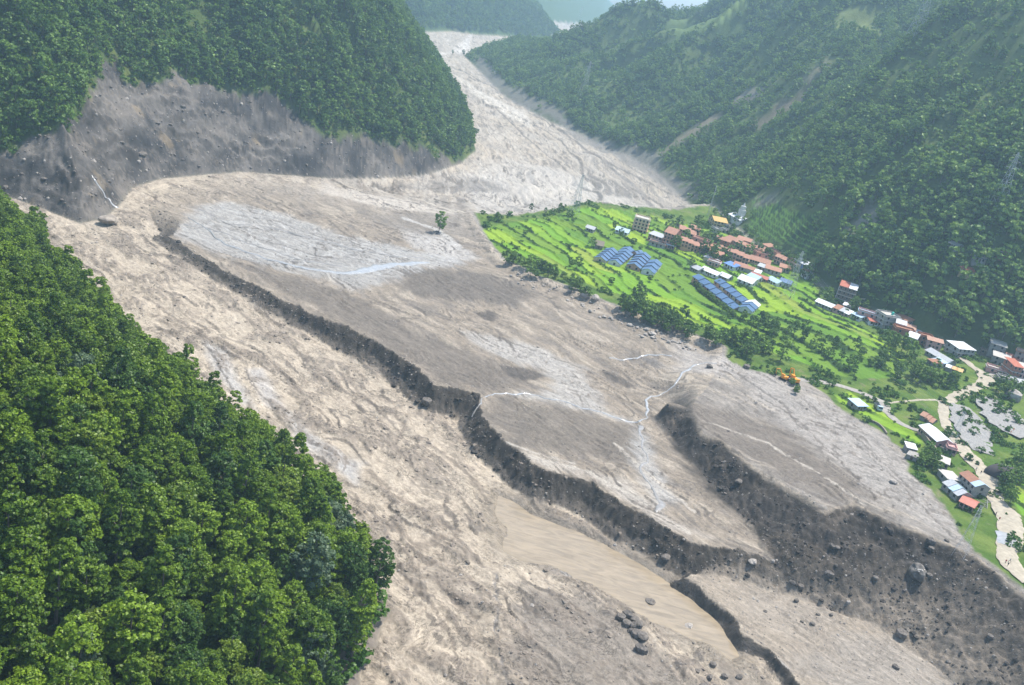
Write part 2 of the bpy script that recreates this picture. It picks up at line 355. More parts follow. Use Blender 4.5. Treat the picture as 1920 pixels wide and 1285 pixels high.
patch([(690, 400), (840, 400), (900, 440), (780, 440), (720, 425)], (.20, .174, .145), 5, .75, 5, 24)
patch([(1560, 1188), (1660, 1192), (1760, 1250), (1820, 1320), (1600, 1320), (1480, 1250)], (.30, .295, .285), 5, .8, 6, 25)
patch([(1380, 1100), (1470, 1100), (1560, 1150), (1560, 1190), (1470, 1190), (1400, 1150)], (.36, .315, .26), 5, .8, 5, 26, .55)
patch([(960, 1100), (1100, 1110), (1200, 1180), (1320, 1300), (1000, 1320), (960, 1200)], (.20, .172, .142), 4, .85, 6, 27)
patch([(1000, 1050), (1060, 1060), (1150, 1098), (1230, 1140), (1212, 1160), (1120, 1100), (1040, 1075)], (.33, .33, .335), 1.6, .9, 1.5, 28, .3)
patch([(955, 938), (1100, 998), (1200, 1050), (1290, 1108), (1275, 1085), (1180, 1030), (1090, 978), (985, 930)], (.15, .132, .11), 2, .85, 2, 32)
patch([(880, 900), (945, 930), (990, 965), (1000, 1040), (950, 1055), (905, 1010)], (.36, .295, .21), 6, .8, 7, 33, .5)
patch([(1290, 1195), (1360, 1210), (1420, 1240), (1480, 1300), (1500, 1400), (1400, 1400), (1330, 1290), (1270, 1215)], (.33, .275, .205), 3, .9, 5, 34, .35)
patch([(1340, 1230), (1400, 1262), (1440, 1320), (1390, 1330)], (.19, .16, .13), 2, .7, 6, 35, .6)
patch([(780, 66), (884, 62), (880, 98), (850, 100), (805, 98)], (.52, .48, .43), 5, .9, 5, 29, los=True)
fanl = sdf_local(GX, GY, hits([(372, 386), (430, 378), (520, 398), (640, 438), (760, 466), (850, 482), (872, 496), (740, 520), (600, 512), (430, 480), (330, 440)]), 30)
fs_ = ridged((GX * .93 - GY * .36 + 5 * fbm(GX / 20, GY / 20, 2, 221)) / 22, (GX * .36 + GY * .93 + 5 * fbm(GX / 20, GY / 20, 2, 223)) / 4.5, 3, 225)
mix(sstep(-3, 4, fanl) * sstep(.45, .85, fs_) * .6, C(.43, .42, .40)); mix(sstep(-3, 4, fanl) * sstep(-.1, -.5, fs_) * .6, C(.25, .24, .225))
uv_ = ridged(S2 / 170, T2 / 9, 3, 227); mix(up_w * sstep(.45, .8, uv_) * .6, C(.42, .38, .325)); mix(up_w * sstep(.05, -.35, uv_) * .75, C(.15, .137, .125))
green0 = infld
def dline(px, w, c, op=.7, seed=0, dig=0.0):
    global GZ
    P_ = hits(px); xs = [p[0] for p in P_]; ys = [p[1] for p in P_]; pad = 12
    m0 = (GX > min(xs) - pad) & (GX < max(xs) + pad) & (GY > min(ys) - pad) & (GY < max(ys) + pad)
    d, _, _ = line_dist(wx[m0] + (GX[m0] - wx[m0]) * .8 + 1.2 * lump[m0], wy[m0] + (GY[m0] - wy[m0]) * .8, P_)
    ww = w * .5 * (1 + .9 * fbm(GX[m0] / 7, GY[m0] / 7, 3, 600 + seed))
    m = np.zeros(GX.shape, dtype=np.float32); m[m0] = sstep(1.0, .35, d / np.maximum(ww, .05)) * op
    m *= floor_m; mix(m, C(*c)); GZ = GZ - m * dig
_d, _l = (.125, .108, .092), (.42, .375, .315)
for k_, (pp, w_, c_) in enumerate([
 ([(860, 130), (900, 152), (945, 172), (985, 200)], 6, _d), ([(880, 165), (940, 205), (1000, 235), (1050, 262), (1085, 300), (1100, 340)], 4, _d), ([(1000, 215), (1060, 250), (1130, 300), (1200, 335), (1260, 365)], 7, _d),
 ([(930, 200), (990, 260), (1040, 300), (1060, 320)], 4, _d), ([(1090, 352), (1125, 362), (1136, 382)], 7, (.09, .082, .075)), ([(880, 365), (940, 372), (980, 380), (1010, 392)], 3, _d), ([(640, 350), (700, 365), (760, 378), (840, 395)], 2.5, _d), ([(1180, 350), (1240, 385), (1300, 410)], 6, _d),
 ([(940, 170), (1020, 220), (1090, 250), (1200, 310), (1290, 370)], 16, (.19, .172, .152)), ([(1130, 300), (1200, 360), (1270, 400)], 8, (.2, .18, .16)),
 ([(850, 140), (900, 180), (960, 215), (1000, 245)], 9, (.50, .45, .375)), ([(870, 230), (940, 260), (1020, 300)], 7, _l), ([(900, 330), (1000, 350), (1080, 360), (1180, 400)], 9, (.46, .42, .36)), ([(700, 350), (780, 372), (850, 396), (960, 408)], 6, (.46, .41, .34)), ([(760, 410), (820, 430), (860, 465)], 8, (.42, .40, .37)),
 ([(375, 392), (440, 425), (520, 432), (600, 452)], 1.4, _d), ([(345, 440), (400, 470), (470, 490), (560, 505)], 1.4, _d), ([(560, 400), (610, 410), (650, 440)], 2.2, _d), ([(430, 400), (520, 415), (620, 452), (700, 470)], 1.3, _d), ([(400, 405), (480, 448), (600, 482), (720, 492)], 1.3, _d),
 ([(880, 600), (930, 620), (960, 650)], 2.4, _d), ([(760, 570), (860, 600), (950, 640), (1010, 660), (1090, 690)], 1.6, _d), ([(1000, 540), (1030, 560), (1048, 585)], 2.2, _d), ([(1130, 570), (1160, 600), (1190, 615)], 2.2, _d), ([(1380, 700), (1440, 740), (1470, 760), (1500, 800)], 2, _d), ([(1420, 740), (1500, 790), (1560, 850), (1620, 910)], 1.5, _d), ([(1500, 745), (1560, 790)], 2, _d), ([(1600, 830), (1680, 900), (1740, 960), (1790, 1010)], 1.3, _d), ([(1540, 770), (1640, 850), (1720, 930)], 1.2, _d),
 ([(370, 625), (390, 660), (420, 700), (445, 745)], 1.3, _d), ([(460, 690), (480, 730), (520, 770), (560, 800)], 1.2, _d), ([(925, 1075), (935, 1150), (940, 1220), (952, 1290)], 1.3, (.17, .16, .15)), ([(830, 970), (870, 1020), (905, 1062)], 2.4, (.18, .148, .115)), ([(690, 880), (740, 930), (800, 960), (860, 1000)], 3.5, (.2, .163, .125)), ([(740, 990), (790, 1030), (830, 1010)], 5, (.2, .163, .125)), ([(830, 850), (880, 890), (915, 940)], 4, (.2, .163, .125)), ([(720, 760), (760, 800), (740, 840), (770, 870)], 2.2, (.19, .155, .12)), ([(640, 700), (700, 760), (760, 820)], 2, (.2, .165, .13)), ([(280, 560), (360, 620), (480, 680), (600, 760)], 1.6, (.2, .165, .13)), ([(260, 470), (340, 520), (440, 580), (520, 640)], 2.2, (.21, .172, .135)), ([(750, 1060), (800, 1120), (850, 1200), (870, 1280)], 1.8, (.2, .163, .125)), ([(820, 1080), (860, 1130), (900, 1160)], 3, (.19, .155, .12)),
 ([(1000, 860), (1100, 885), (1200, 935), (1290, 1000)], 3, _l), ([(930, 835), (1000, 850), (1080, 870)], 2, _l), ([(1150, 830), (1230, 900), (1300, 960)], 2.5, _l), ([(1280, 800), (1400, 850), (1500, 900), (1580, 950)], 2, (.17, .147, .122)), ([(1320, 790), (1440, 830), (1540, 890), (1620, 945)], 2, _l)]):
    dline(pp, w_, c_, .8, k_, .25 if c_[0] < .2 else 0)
# brown clods and painted ripple shade in the mud flow, cut scarp, slumped bank
mix(sstep(.66, .9, crk) * gate * .55 * floor_m, C(.17, .142, .115)); mix(sriser * .75 * floor_m * (1 - m2 * (su > 3) * (green0 > .5)), C(.125, .106, .088))  # crack lines darkened as painted relief shade; step risers in dark cut soil
scr = ridged((S1 + 2 * lump) / 3.4, T1 / 6.5, 3, 229); mix(lowz * sstep(.42, .8, scr) * sstep(-.1, .35, fbm(GX / 20, GY / 20, 3, 231)) * .65, C(.21, .17, .13))  # shaded sides of the ripples painted as brown scribbles
mix(churn * sstep(0.0, 0.6, rid) * 0.75, C(.205, .17, .135))
clod = lowz * (GY < 640) * sstep(0.35, 0.75, fbm(GX / 9, GY / 9, 4, 301) + 0.35 * wave) * sstep(-0.2, 0.3, blot + 0.4 * streak)
mix(clod * 0.7, C(.20, .165, .13))
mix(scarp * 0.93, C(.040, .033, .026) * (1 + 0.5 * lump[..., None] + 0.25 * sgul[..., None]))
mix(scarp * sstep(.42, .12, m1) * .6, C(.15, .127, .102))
wetm = sstep(-8, -1.5, O['river'] + 2.5 * fbm(GX / 9, GY / 9, 3, 261)) * floor_m * (1 - scarp) * lowz; mix(wetm * .6, C(.20, .164, .122)); rgh[:] = rgh * (1 - wetm) + .35 * wetm
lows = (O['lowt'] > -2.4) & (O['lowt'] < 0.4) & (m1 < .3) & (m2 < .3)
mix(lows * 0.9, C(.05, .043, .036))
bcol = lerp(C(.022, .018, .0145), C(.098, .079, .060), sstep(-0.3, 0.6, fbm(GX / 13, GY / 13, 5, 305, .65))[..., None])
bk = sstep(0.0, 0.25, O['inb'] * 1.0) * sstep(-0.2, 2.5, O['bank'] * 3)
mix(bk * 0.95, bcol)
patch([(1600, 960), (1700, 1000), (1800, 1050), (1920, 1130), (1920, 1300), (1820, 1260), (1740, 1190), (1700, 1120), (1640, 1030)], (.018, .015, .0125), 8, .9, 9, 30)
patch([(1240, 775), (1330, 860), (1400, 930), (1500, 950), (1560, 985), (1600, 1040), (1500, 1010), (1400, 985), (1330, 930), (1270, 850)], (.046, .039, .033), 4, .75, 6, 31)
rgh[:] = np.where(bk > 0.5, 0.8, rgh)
lt_ = sstep(0, 2, O['lowt']) * (1 - m1) * (1 - m2); mix(lt_ * .75, C(.26, .218, .17))
# speckle of stones and fine mottling
spk = perlin(GX / 1.7, GY / 1.7, 311) * 0.7 + perlin(GX / 0.9, GY / 0.9, 313) * 0.5
mot = 1 + 0.16 * lump + 0.13 * spk + 0.08 * streak2
mot = np.where(floor_m > 0.5, mot, 1)
col = col * mot[..., None].astype(np.float32)
cr = flow(16, 3.2, 321, 3, ridged); mix(sstep(0.62, 0.86, cr) * sstep(-0.1, 0.35, fbm(GX / 22, GY / 22, 3, 323)) * 0.5 * floor_m * (1 - scarp), C(.15, .13, .112))
# grass ground of the upper terrace
mud_plain = sdf_local(GX, GY, hits([(1352, 668), (1400, 692), (1460, 705), (1500, 712), (1550, 742), (1580, 770), (1650, 808), (1700, 850), (1700, 885), (1745, 920), (1790, 975), (1805, 1010), (1850, 1075), (1930, 1140), (2060, 1280), (1920, 1330), (1240, 900), (1180, 700)]), 60) + 2.0 * fbm(GX / 10, GY / 10, 3, 331)
green = m2 * sstep(0.5, -1.5, np.where(mud_plain > -59, mud_plain, -60)) * sstep(1, 4, su) * floor_m
gcol = lerp(C(.062, .115, .018), C(.12, .165, .035), sstep(-0.4, 0.5, fbm(GX / 13, GY / 13, 4, 333))[..., None])
gcol = lerp(gcol, C(.20, .17, .11), (sstep(0.35, 0.7, fbm(GX / 7, GY / 7, 3, 335)) * 0.6)[..., None])
mix(green, gcol)
padn = np.sin(qi * 7.77 + cj * 3.31) * 0.5 + 0.5
padk = np.abs(np.sin(qi * 91.7 + cj * 47.3)); pcol = lerp(C(.118, .245, .016), C(.215, .315, .022), padn[..., None]); pcol = lerp(pcol, C(.065, .135, .018), (padk > .82)[..., None] * .6); pcol = lerp(pcol, C(.20, .23, .045), (padk < .10)[..., None] * .6); pcol = pcol * (1 + 0.10 * fbm(GX / 6, GY / 6, 3, 337) + 0.06 * spk)[..., None]
mix(infld, pcol)
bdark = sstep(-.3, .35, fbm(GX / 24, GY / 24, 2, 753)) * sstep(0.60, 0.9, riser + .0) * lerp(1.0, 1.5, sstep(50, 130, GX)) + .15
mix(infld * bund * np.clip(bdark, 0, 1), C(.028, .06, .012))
# hills
mix(sstep(-1, 3, d1), lerp(C(.035, .055, .014), C(.075, .085, .03), sstep(-.3, .5, fbm(GX / 12, GY / 12, 3, 341))[..., None]))
nbare = sstep(9, 5, d1) * sstep(-1, 1, d1) * sstep(262, 235, GY); mix(nbare, C(.17, .145, .12))
mix(sstep(-1, 1, d2), lerp(C(.05, .08, .02), C(.10, .125, .035), sstep(-.3, .5, fbm(a2 / 30, d2 / 60, 3, 343))[..., None]))
hg = sstep(-.35, .5, fbm(GX / 80, GY / 80, 4, 345)); a3 = O['a3']
mix(sstep(-1, 3, d3), lerp(C(.045, .075, .02), C(.09, .125, .038), hg[..., None]))
mix(sstep(-2, 4, np.maximum(d4, d5)) * (floor_m < .5) * (np.maximum(d4, d5) > 0), C(.05, .085, .025))
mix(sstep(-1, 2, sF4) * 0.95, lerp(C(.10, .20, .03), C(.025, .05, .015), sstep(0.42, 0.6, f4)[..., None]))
scar_px = [(-250, 330), (-100, 305), (0, 283), (60, 262), (110, 240), (150, 205), (165, 180), (185, 150), (195, 125), (215, 118), (235, 150), (300, 155), (360, 150), (420, 162), (470, 165), (520, 185), (560, 205), (590, 245), (620, 262), (650, 256), (680, 256), (720, 265), (760, 268), (800, 282), (840, 296), (875, 304)]
scar_poly = hits(scar_px) + hits([(868, 330), (760, 352), (600, 355), (450, 345), (300, 355), (250, 375), (200, 440), (60, 410), (-100, 370), (-280, 350)])
sscar = sdf_local(GX, GY, scar_poly, 60) + 7.0 * fbm(GX / 13, GY / 13, 4, 351)
bare2 = sstep(-1.0, 1.5, sscar) * sstep(-2, 1, d2)
g2 = ridged(a2 / 12 + 0.06 * d2, d2 / 12, 4, 353); b2 = fbm(a2 / 40 - .01 * d2, d2 / 30, 5, 355, .62)
scol = lerp(C(.044, .041, .039), C(.145, .130, .114), sstep(-.35, .55, b2 + 0.25 * g2)[..., None])
scol = lerp(scol, C(.25, .19, .115), (sstep(0.45, 0.7, fbm(GX / 18, GY / 18, 3, 357)) * 0.5)[..., None])
q5 = d2 * .9 / 7.5 + 1.1 * fbm(GX / 30, GY / 30, 4, 359, .6) + .25 * fbm(GX / 6, GY / 6, 2, 361); f5 = q5 - np.floor(q5)
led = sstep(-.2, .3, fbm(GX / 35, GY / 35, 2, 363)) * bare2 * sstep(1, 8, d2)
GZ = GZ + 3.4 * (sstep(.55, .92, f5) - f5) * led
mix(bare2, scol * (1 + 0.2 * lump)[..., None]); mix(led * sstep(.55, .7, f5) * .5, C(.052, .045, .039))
mix(bare2 * sstep(.62, .9, ridged(a2 / 17 + .035 * d2 + .5 * lump, d2 / 50, 3, 365)) * .5, C(.21, .18, .148))
col_hill_patches = [
 ([(1238, 280), (1290, 245), (1345, 210), (1350, 225), (1290, 262), (1250, 290)], (.22, .185, .135)),
 ([(1370, 190), (1410, 165), (1442, 160), (1430, 175), (1385, 200)], (.24, .21, .18)),
 ([(1405, 240), (1460, 195), (1520, 160), (1512, 185), (1460, 218), (1420, 245)], (.20, .16, .115)),
 ([(1500, 148), (1530, 128), (1545, 112), (1550, 128), (1520, 148)], (.26, .22, .16)),
 ([(1585, 430), (1620, 385), (1668, 380), (1660, 408), (1612, 442)], (.23, .215, .185)),
 ([(1410, 370), (1460, 360), (1460, 385), (1425, 388)], (.20, .19, .15)),
 ([(1250, 35), (1300, 30), (1400, 55), (1330, 60), (1260, 55)], (.10, .15, .045)),
 ([(880, 100), (960, 165), (1060, 215), (1060, 238), (960, 192), (900, 140)], (.19, .175, .155)),
 ([(1060, 225), (1230, 285), (1320, 370), (1290, 372), (1200, 320), (1060, 250)], (.19, .175, .155)),
 ([(1580, 20), (1640, 30), (1760, 50), (1640, 60), (1560, 40)], (.13, .16, .05))]
bare3 = np.zeros(GX.shape, dtype=np.float32)
for k, (pp, cc) in enumerate(col_hill_patches):
    m = patch(pp, cc, 5, .85, 7, 400 + k, los=True); bare3 = np.maximum(bare3, m)
col = np.clip(col, 0.004, 0.85)
print("colour", round(time.time() - T0, 1))

# ------------------------------------------------------------------ materials
def new_mat(name):
    m = bpy.data.materials.new(name); m.use_nodes = True; nt = m.node_tree
    for n in list(nt.nodes): nt.nodes.remove(n)
    out = nt.nodes.new("ShaderNodeOutputMaterial"); return m, nt, out
def principled(nt, out):
    b = nt.nodes.new("ShaderNodeBsdfPrincipled"); nt.links.new(b.outputs[0], out.inputs[0]); return b
def ground_mat(name, scale=1.0, bump=0.5, spec=0.25):
    m, nt, out = new_mat(name); b = principled(nt, out); L = nt.links.new
    a = nt.nodes.new("ShaderNodeAttribute"); a.attribute_name = "soil"
    ge = nt.nodes.new("ShaderNodeNewGeometry")
    n1 = nt.nodes.new("ShaderNodeTexNoise"); n1.inputs["Scale"].default_value = 0.9 * scale; n1.inputs["Detail"].default_value = 6; n1.inputs["Roughness"].default_value = 0.68
    L(ge.outputs["Position"], n1.inputs["Vector"])
    mr = nt.nodes.new("ShaderNodeMapRange"); mr.inputs[1].default_value = 0.3; mr.inputs[2].default_value = 0.7; mr.inputs[3].default_value = 0.78; mr.inputs[4].default_value = 1.2
    L(n1.outputs["Fac"], mr.inputs[0])
    mx = nt.nodes.new("ShaderNodeVectorMath"); mx.operation = 'SCALE'; L(a.outputs["Color"], mx.inputs[0]); L(mr.outputs[0], mx.inputs["Scale"])
    L(mx.outputs[0], b.inputs["Base Color"]); L(a.outputs["Alpha"], b.inputs["Roughness"])
    bp = nt.nodes.new("ShaderNodeBump"); bp.inputs["Strength"].default_value = bump; bp.inputs["Distance"].default_value = 0.5
    L(n1.outputs["Fac"], bp.inputs["Height"]); L(bp.outputs[0], b.inputs["Normal"])
    b.inputs["Specular IOR Level"].default_value = spec
    return m
def mud_mat(name):
    m, nt, out = new_mat(name); b = principled(nt, out); L = nt.links.new; N = nt.nodes.new
    a = N("ShaderNodeAttribute"); a.attribute_name = "soil"; fl = N("ShaderNodeAttribute"); fl.attribute_name = "flow"
    sp = N("ShaderNodeSeparateXYZ"); L(fl.outputs["Vector"], sp.inputs[0]); ge = N("ShaderNodeNewGeometry")
    def noise(vec, scale, detail, rough, stretch=None, ty=None, dist=0.0):
        n = N("ShaderNodeTexNoise"); n.inputs["Scale"].default_value = scale; n.inputs["Detail"].default_value = detail; n.inputs["Roughness"].default_value = rough; n.inputs["Distortion"].default_value = dist
        if ty: n.noise_type = ty
        if stretch:
            mp = N("ShaderNodeVectorMath"); mp.operation = 'MULTIPLY'; mp.inputs[1].default_value = stretch; L(vec, mp.inputs[0]); vec = mp.outputs[0]
        L(vec, n.inputs["Vector"]); return n.outputs["Fac"]
    def rng(v, a0, a1, b0, b1):
        r = N("ShaderNodeMapRange"); r.inputs[1].default_value = a0; r.inputs[2].default_value = a1; r.inputs[3].default_value = b0; r.inputs[4].default_value = b1; L(v, r.inputs[0]); return r.outputs[0]
    def mth(op, x, y):
        n = N("ShaderNodeMath"); n.operation = op
        for i, q in enumerate((x, y)):
            if isinstance(q, (int, float)): n.inputs[i].default_value = q
            else: L(q, n.inputs[i])
        return n.outputs[0]
    cx = N("ShaderNodeCombineXYZ"); L(sp.outputs[0], cx.inputs[0]); L(sp.outputs[1], cx.inputs[1])
    F_, P_ = cx.outputs[0], ge.outputs["Position"]
    st = noise(F_, 1.0, 8, .66, (.10, .48, 1), dist=.6)               # long streaks
    st2 = noise(F_, 1.0, 6, .7, (.45, 1.7, 1), dist=.4)               # short streaks
    cl = noise(P_, .95, 8, .72)                                       # clods
    sc_ = noise(F_, 1.0, 5, .6, (.42, .30, 1), dist=1.4)              # curled wave fronts
    fold = mth('ABSOLUTE', mth('SUBTRACT', sc_, .5), 0)
    line = rng(fold, .004, .026, 1.0, 0.0)
    gate = rng(noise(P_, .09, 5, .65), .47, .58, 0, 1)
    line = mth('MULTIPLY', mth('MULTIPLY', line, gate), sp.outputs[2])
    k = mth('MULTIPLY', mth('MULTIPLY', rng(st, .32, .68, .80, 1.18), rng(st2, .3, .7, .84, 1.14)), rng(cl, .34, .66, .80, 1.18))
    k = mth('MULTIPLY', k, rng(line, 0, 1, 1, .5))  # shade of the wave fronts painted into the base colour
    mx = N("ShaderNodeVectorMath"); mx.operation = 'SCALE'; L(a.outputs["Color"], mx.inputs[0]); L(k, mx.inputs["Scale"]); L(mx.outputs[0], b.inputs["Base Color"])
    L(a.outputs["Alpha"], b.inputs["Roughness"]); b.inputs["Specular IOR Level"].default_value = .25
    h = mth('ADD', mth('ADD', mth('MULTIPLY', st, .25), mth('MULTIPLY', cl, 1.0)), mth('ADD', mth('MULTIPLY', st2, .25), mth('MULTIPLY', line, -.45)))
    bp = N("ShaderNodeBump"); bp.inputs["Strength"].default_value = .7; bp.inputs["Distance"].default_value = 0.9; L(h, bp.inputs["Height"]); L(bp.outputs[0], b.inputs["Normal"])
    return m
M = {}
M['mud'] = mud_mat("mud")
M['hill'] = ground_mat("hill_soil", 0.5, 1.0, 0.1)
M['grass'] = ground_mat("grass_ground", 1.4, 0.6, 0.1)
M['paddy'] = ground_mat("rice_crop", 2.2, 0.4, 0.15)
smooth_flats = sum(sdf_local(GX, GY, hits(q_), 10) > 0 for q_ in ([(380, 640), (425, 652), (440, 700), (480, 770), (450, 752), (400, 690)], [(462, 692), (495, 690), (520, 740), (545, 780), (500, 760)], [(530, 770), (560, 780), (610, 830), (680, 870), (665, 905), (600, 860), (550, 820)])) > 0
FLOW = np.stack([lerp(S1, S2 * .25, up_w), lerp(T1, T2, up_w), np.where(smooth_flats, 0.0, .45 + .55 * lowz)], -1)
def grid_obj(name, fm, mat, Z=None, parent=None, kind=None):
    """one mesh object from the chosen cells of the ground sheet"""
    Z = GZ if Z is None else Z
    fi, fj = np.nonzero(fm)
    if len(fi) == 0: return None
    q = np.stack([fi * NA + fj, fi * NA + fj + 1, (fi + 1) * NA + fj + 1, (fi + 1) * NA + fj], 1)[:, ::-1]
    u, inv = np.unique(q, return_inverse=True); inv = inv.reshape(-1, 4)
    co = np.stack([GX.ravel()[u], GY.ravel()[u], Z.ravel()[u]], 1).astype(np.float32)
    me = bpy.data.meshes.new(name); me.vertices.add(len(u)); me.vertices.foreach_set("co", co.ravel())
    me.loops.add(inv.size); me.loops.foreach_set("vertex_index", inv.ravel().astype(np.int32))
    me.polygons.add(len(inv)); me.polygons.foreach_set("loop_start", np.arange(0, inv.size, 4, dtype=np.int32))
    me.update(calc_edges=True); me.polygons.foreach_set("use_smooth", np.ones(len(inv), dtype=bool))
    at_ = me.attributes.new("soil", 'FLOAT_COLOR', 'POINT')
    c4 = np.concatenate([col.reshape(-1, 3)[u], rgh.ravel()[u][:, None]], 1).astype(np.float32)
    at_.data.foreach_set("color", c4.ravel())
    if mat is M.get('mud'):
        fa = me.attributes.new("flow", 'FLOAT_VECTOR', 'POINT'); fa.data.foreach_set("vector", FLOW.reshape(-1, 3)[u].astype(np.float32).ravel())
    me.materials.append(mat)
    o = bpy.data.objects.new(name, me); COL.objects.link(o)
    if parent: o.parent = parent
    if kind: o["kind"] = kind
    return o
def fc(a): return a[:-1, :-1]
zone = np.zeros((NR - 1, NA - 1), dtype=np.int8)                 # 0 valley floor
zone[(fc(m2) > 0.6) & (fc(green) > 0.4)] = 1                     # village terrace
zone[fc(sF2) > 0] = 1; zone[fc(sF3) > 0] = 1
zone[fc(d1) > 0] = 2; zone[fc(d2) > 0] = 3; zone[fc(d3) > 0] = 4; zone[(fc(d4) > 0)] = 5; zone[(fc(d5) > 0)] = 6
pad_id = np.where(fc(padd) & (zone == 1), (fc(qi).astype(int) + 200) * 1000 + fc(cj).astype(int) + 300, 0)
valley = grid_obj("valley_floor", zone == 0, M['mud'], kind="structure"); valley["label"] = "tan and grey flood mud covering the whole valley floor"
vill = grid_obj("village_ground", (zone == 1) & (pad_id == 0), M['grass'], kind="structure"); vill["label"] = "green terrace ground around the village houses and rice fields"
for nm, k, lb in (("near_hill", 2, "steep wooded hillside in the near left corner"), ("spur_hill", 3, "wooded spur with bare grey landslide scar at its foot"), ("ridge_hill", 4, "broad hazy green hillside behind the village"), ("distant_hill", 5, "pale wooded hill at the head of the valley"), ("horizon_hill", 6, "faint blue mountain on the skyline")):
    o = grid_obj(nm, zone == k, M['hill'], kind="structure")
    if o: o["label"] = lb
ids, cnt = np.unique(pad_id[pad_id > 0], return_counts=True)
rest = np.zeros(pad_id.shape, dtype=bool)
keep = [i for _, i in sorted(zip(-cnt, ids))][:230]
for i in ids:
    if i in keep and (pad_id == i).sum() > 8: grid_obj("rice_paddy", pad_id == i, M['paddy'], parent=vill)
    else: rest |= pad_id == i
if rest.any():
    o = grid_obj("rice_patch", rest, M['paddy'], parent=vill); o["kind"] = "stuff"
print("ground meshes", len(ids), round(time.time() - T0, 1))
# ------------------------------------------------------------------ vegetation
def leaf_mat(name, dark, light, rnd=0.5, trans=0.3):
    m, nt, out = new_mat(name); L = nt.links.new
    ge = nt.nodes.new("ShaderNodeNewGeometry"); oi = nt.nodes.new("ShaderNodeObjectInfo")
    ad = nt.nodes.new("ShaderNodeMath"); ad.operation = 'MULTIPLY_ADD'; ad.inputs[1].default_value = 1 - rnd
    ml = nt.nodes.new("ShaderNodeMath"); ml.operation = 'MULTIPLY'; ml.inputs[1].default_value = rnd
    L(oi.outputs["Random"], ml.inputs[0]); L(ge.outputs["Random Per Island"], ad.inputs[0]); L(ml.outputs[0], ad.inputs[2])
    rp = nt.nodes.new("ShaderNodeValToRGB"); cr = rp.color_ramp
    cr.elements[0].color = (*dark, 1); cr.elements[0].position = 0.05; cr.elements[1].color = (*light, 1); cr.elements[1].position = 0.95
    L(ad.outputs[0], rp.inputs[0])
    di = nt.nodes.new("ShaderNodeBsdfDiffuse"); tr = nt.nodes.new("ShaderNodeBsdfTranslucent"); gl = nt.nodes.new("ShaderNodeBsdfGlossy"); gl.inputs["Roughness"].default_value = 0.45
    L(rp.outputs[0], di.inputs[0]); L(rp.outputs[0], tr.inputs[0]); gl.inputs[0].default_value = (.9, .95, .85, 1)
    mx = nt.nodes.new("ShaderNodeMixShader"); mx.inputs[0].default_value = trans; L(di.outputs[0], mx.inputs[1]); L(tr.outputs[0], mx.inputs[2])
    m2_ = nt.nodes.new("ShaderNodeMixShader"); m2_.inputs[0].default_value = 0.018; L(mx.outputs[0], m2_.inputs[1]); L(gl.outputs[0], m2_.inputs[2])
    L(m2_.outputs[0], out.inputs[0]); return m
def flat_mat(name, c, rough=0.8, var=0.25, scale=3.0, spec=0.3, metal=0.0):
    m, nt, out = new_mat(name); b = principled(nt, out); L = nt.links.new
    ge = nt.nodes.new("ShaderNodeNewGeometry"); n = nt.nodes.new("ShaderNodeTexNoise"); n.inputs["Scale"].default_value = scale; n.inputs["Detail"].default_value = 4
    L(ge.outputs["Position"], n.inputs["Vector"])
    mr = nt.nodes.new("ShaderNodeMapRange"); mr.inputs[1].default_value = .3; mr.inputs[2].default_value = .7; mr.inputs[3].default_value = 1 - var; mr.inputs[4].default_value = 1 + var * .6
    L(n.outputs["Fac"], mr.inputs[0])
    mx = nt.nodes.new("ShaderNodeVectorMath"); mx.operation = 'SCALE'; mx.inputs[0].default_value = c; L(mr.outputs[0], mx.inputs["Scale"]); L(mx.outputs[0], b.inputs["Base Color"])
    b.inputs["Roughness"].default_value = rough; b.inputs["Specular IOR Level"].default_value = spec; b.inputs["Metallic"].default_value = metal
    return m
M['leaf_near'] = leaf_mat("leaf_green", (.026, .072, .006), (.215, .325, .022), .45)
M['leaf_yel'] = leaf_mat("leaf_yellow_green", (.05, .105, .008), (.235, .32, .03), .4)
M['leaf_deep'] = leaf_mat("leaf_deep_green", (.014, .046, .008), (.10, .185, .03), .4)
M['leaf_grey'] = leaf_mat("leaf_grey_green", (.055, .10, .05), (.15, .21, .11), .4)
M['leaf_mid'] = leaf_mat("leaf_forest", (.030, .085, .015), (.185, .30, .05), .55)
M['leaf_far'] = leaf_mat("leaf_slope", (.045, .115, .03), (.28, .41, .085), .5)
M['leaf_bush'] = leaf_mat("leaf_bush", (.03, .085, .012), (.11, .22, .03), .5)
M['bark'] = flat_mat("bark", (.16, .14, .115), .9, .35, 2.0)
def mesh_from(name, co, faces, mats, mi=None, smooth=False):
    me = bpy.data.meshes.new(name); me.from_pydata([tuple(c) for c in co], [], [tuple(f) for f in faces])
    for m in mats: me.materials.append(m)
    if mi is not None: me.polygons.foreach_set("material_index", np.asarray(mi, dtype=np.int32))
    if smooth: me.polygons.foreach_set("use_smooth", np.ones(len(me.polygons), dtype=bool))
    me.update(); return me
def unit(v): return v / (np.linalg.norm(v, axis=-1, keepdims=True) + 1e-9)
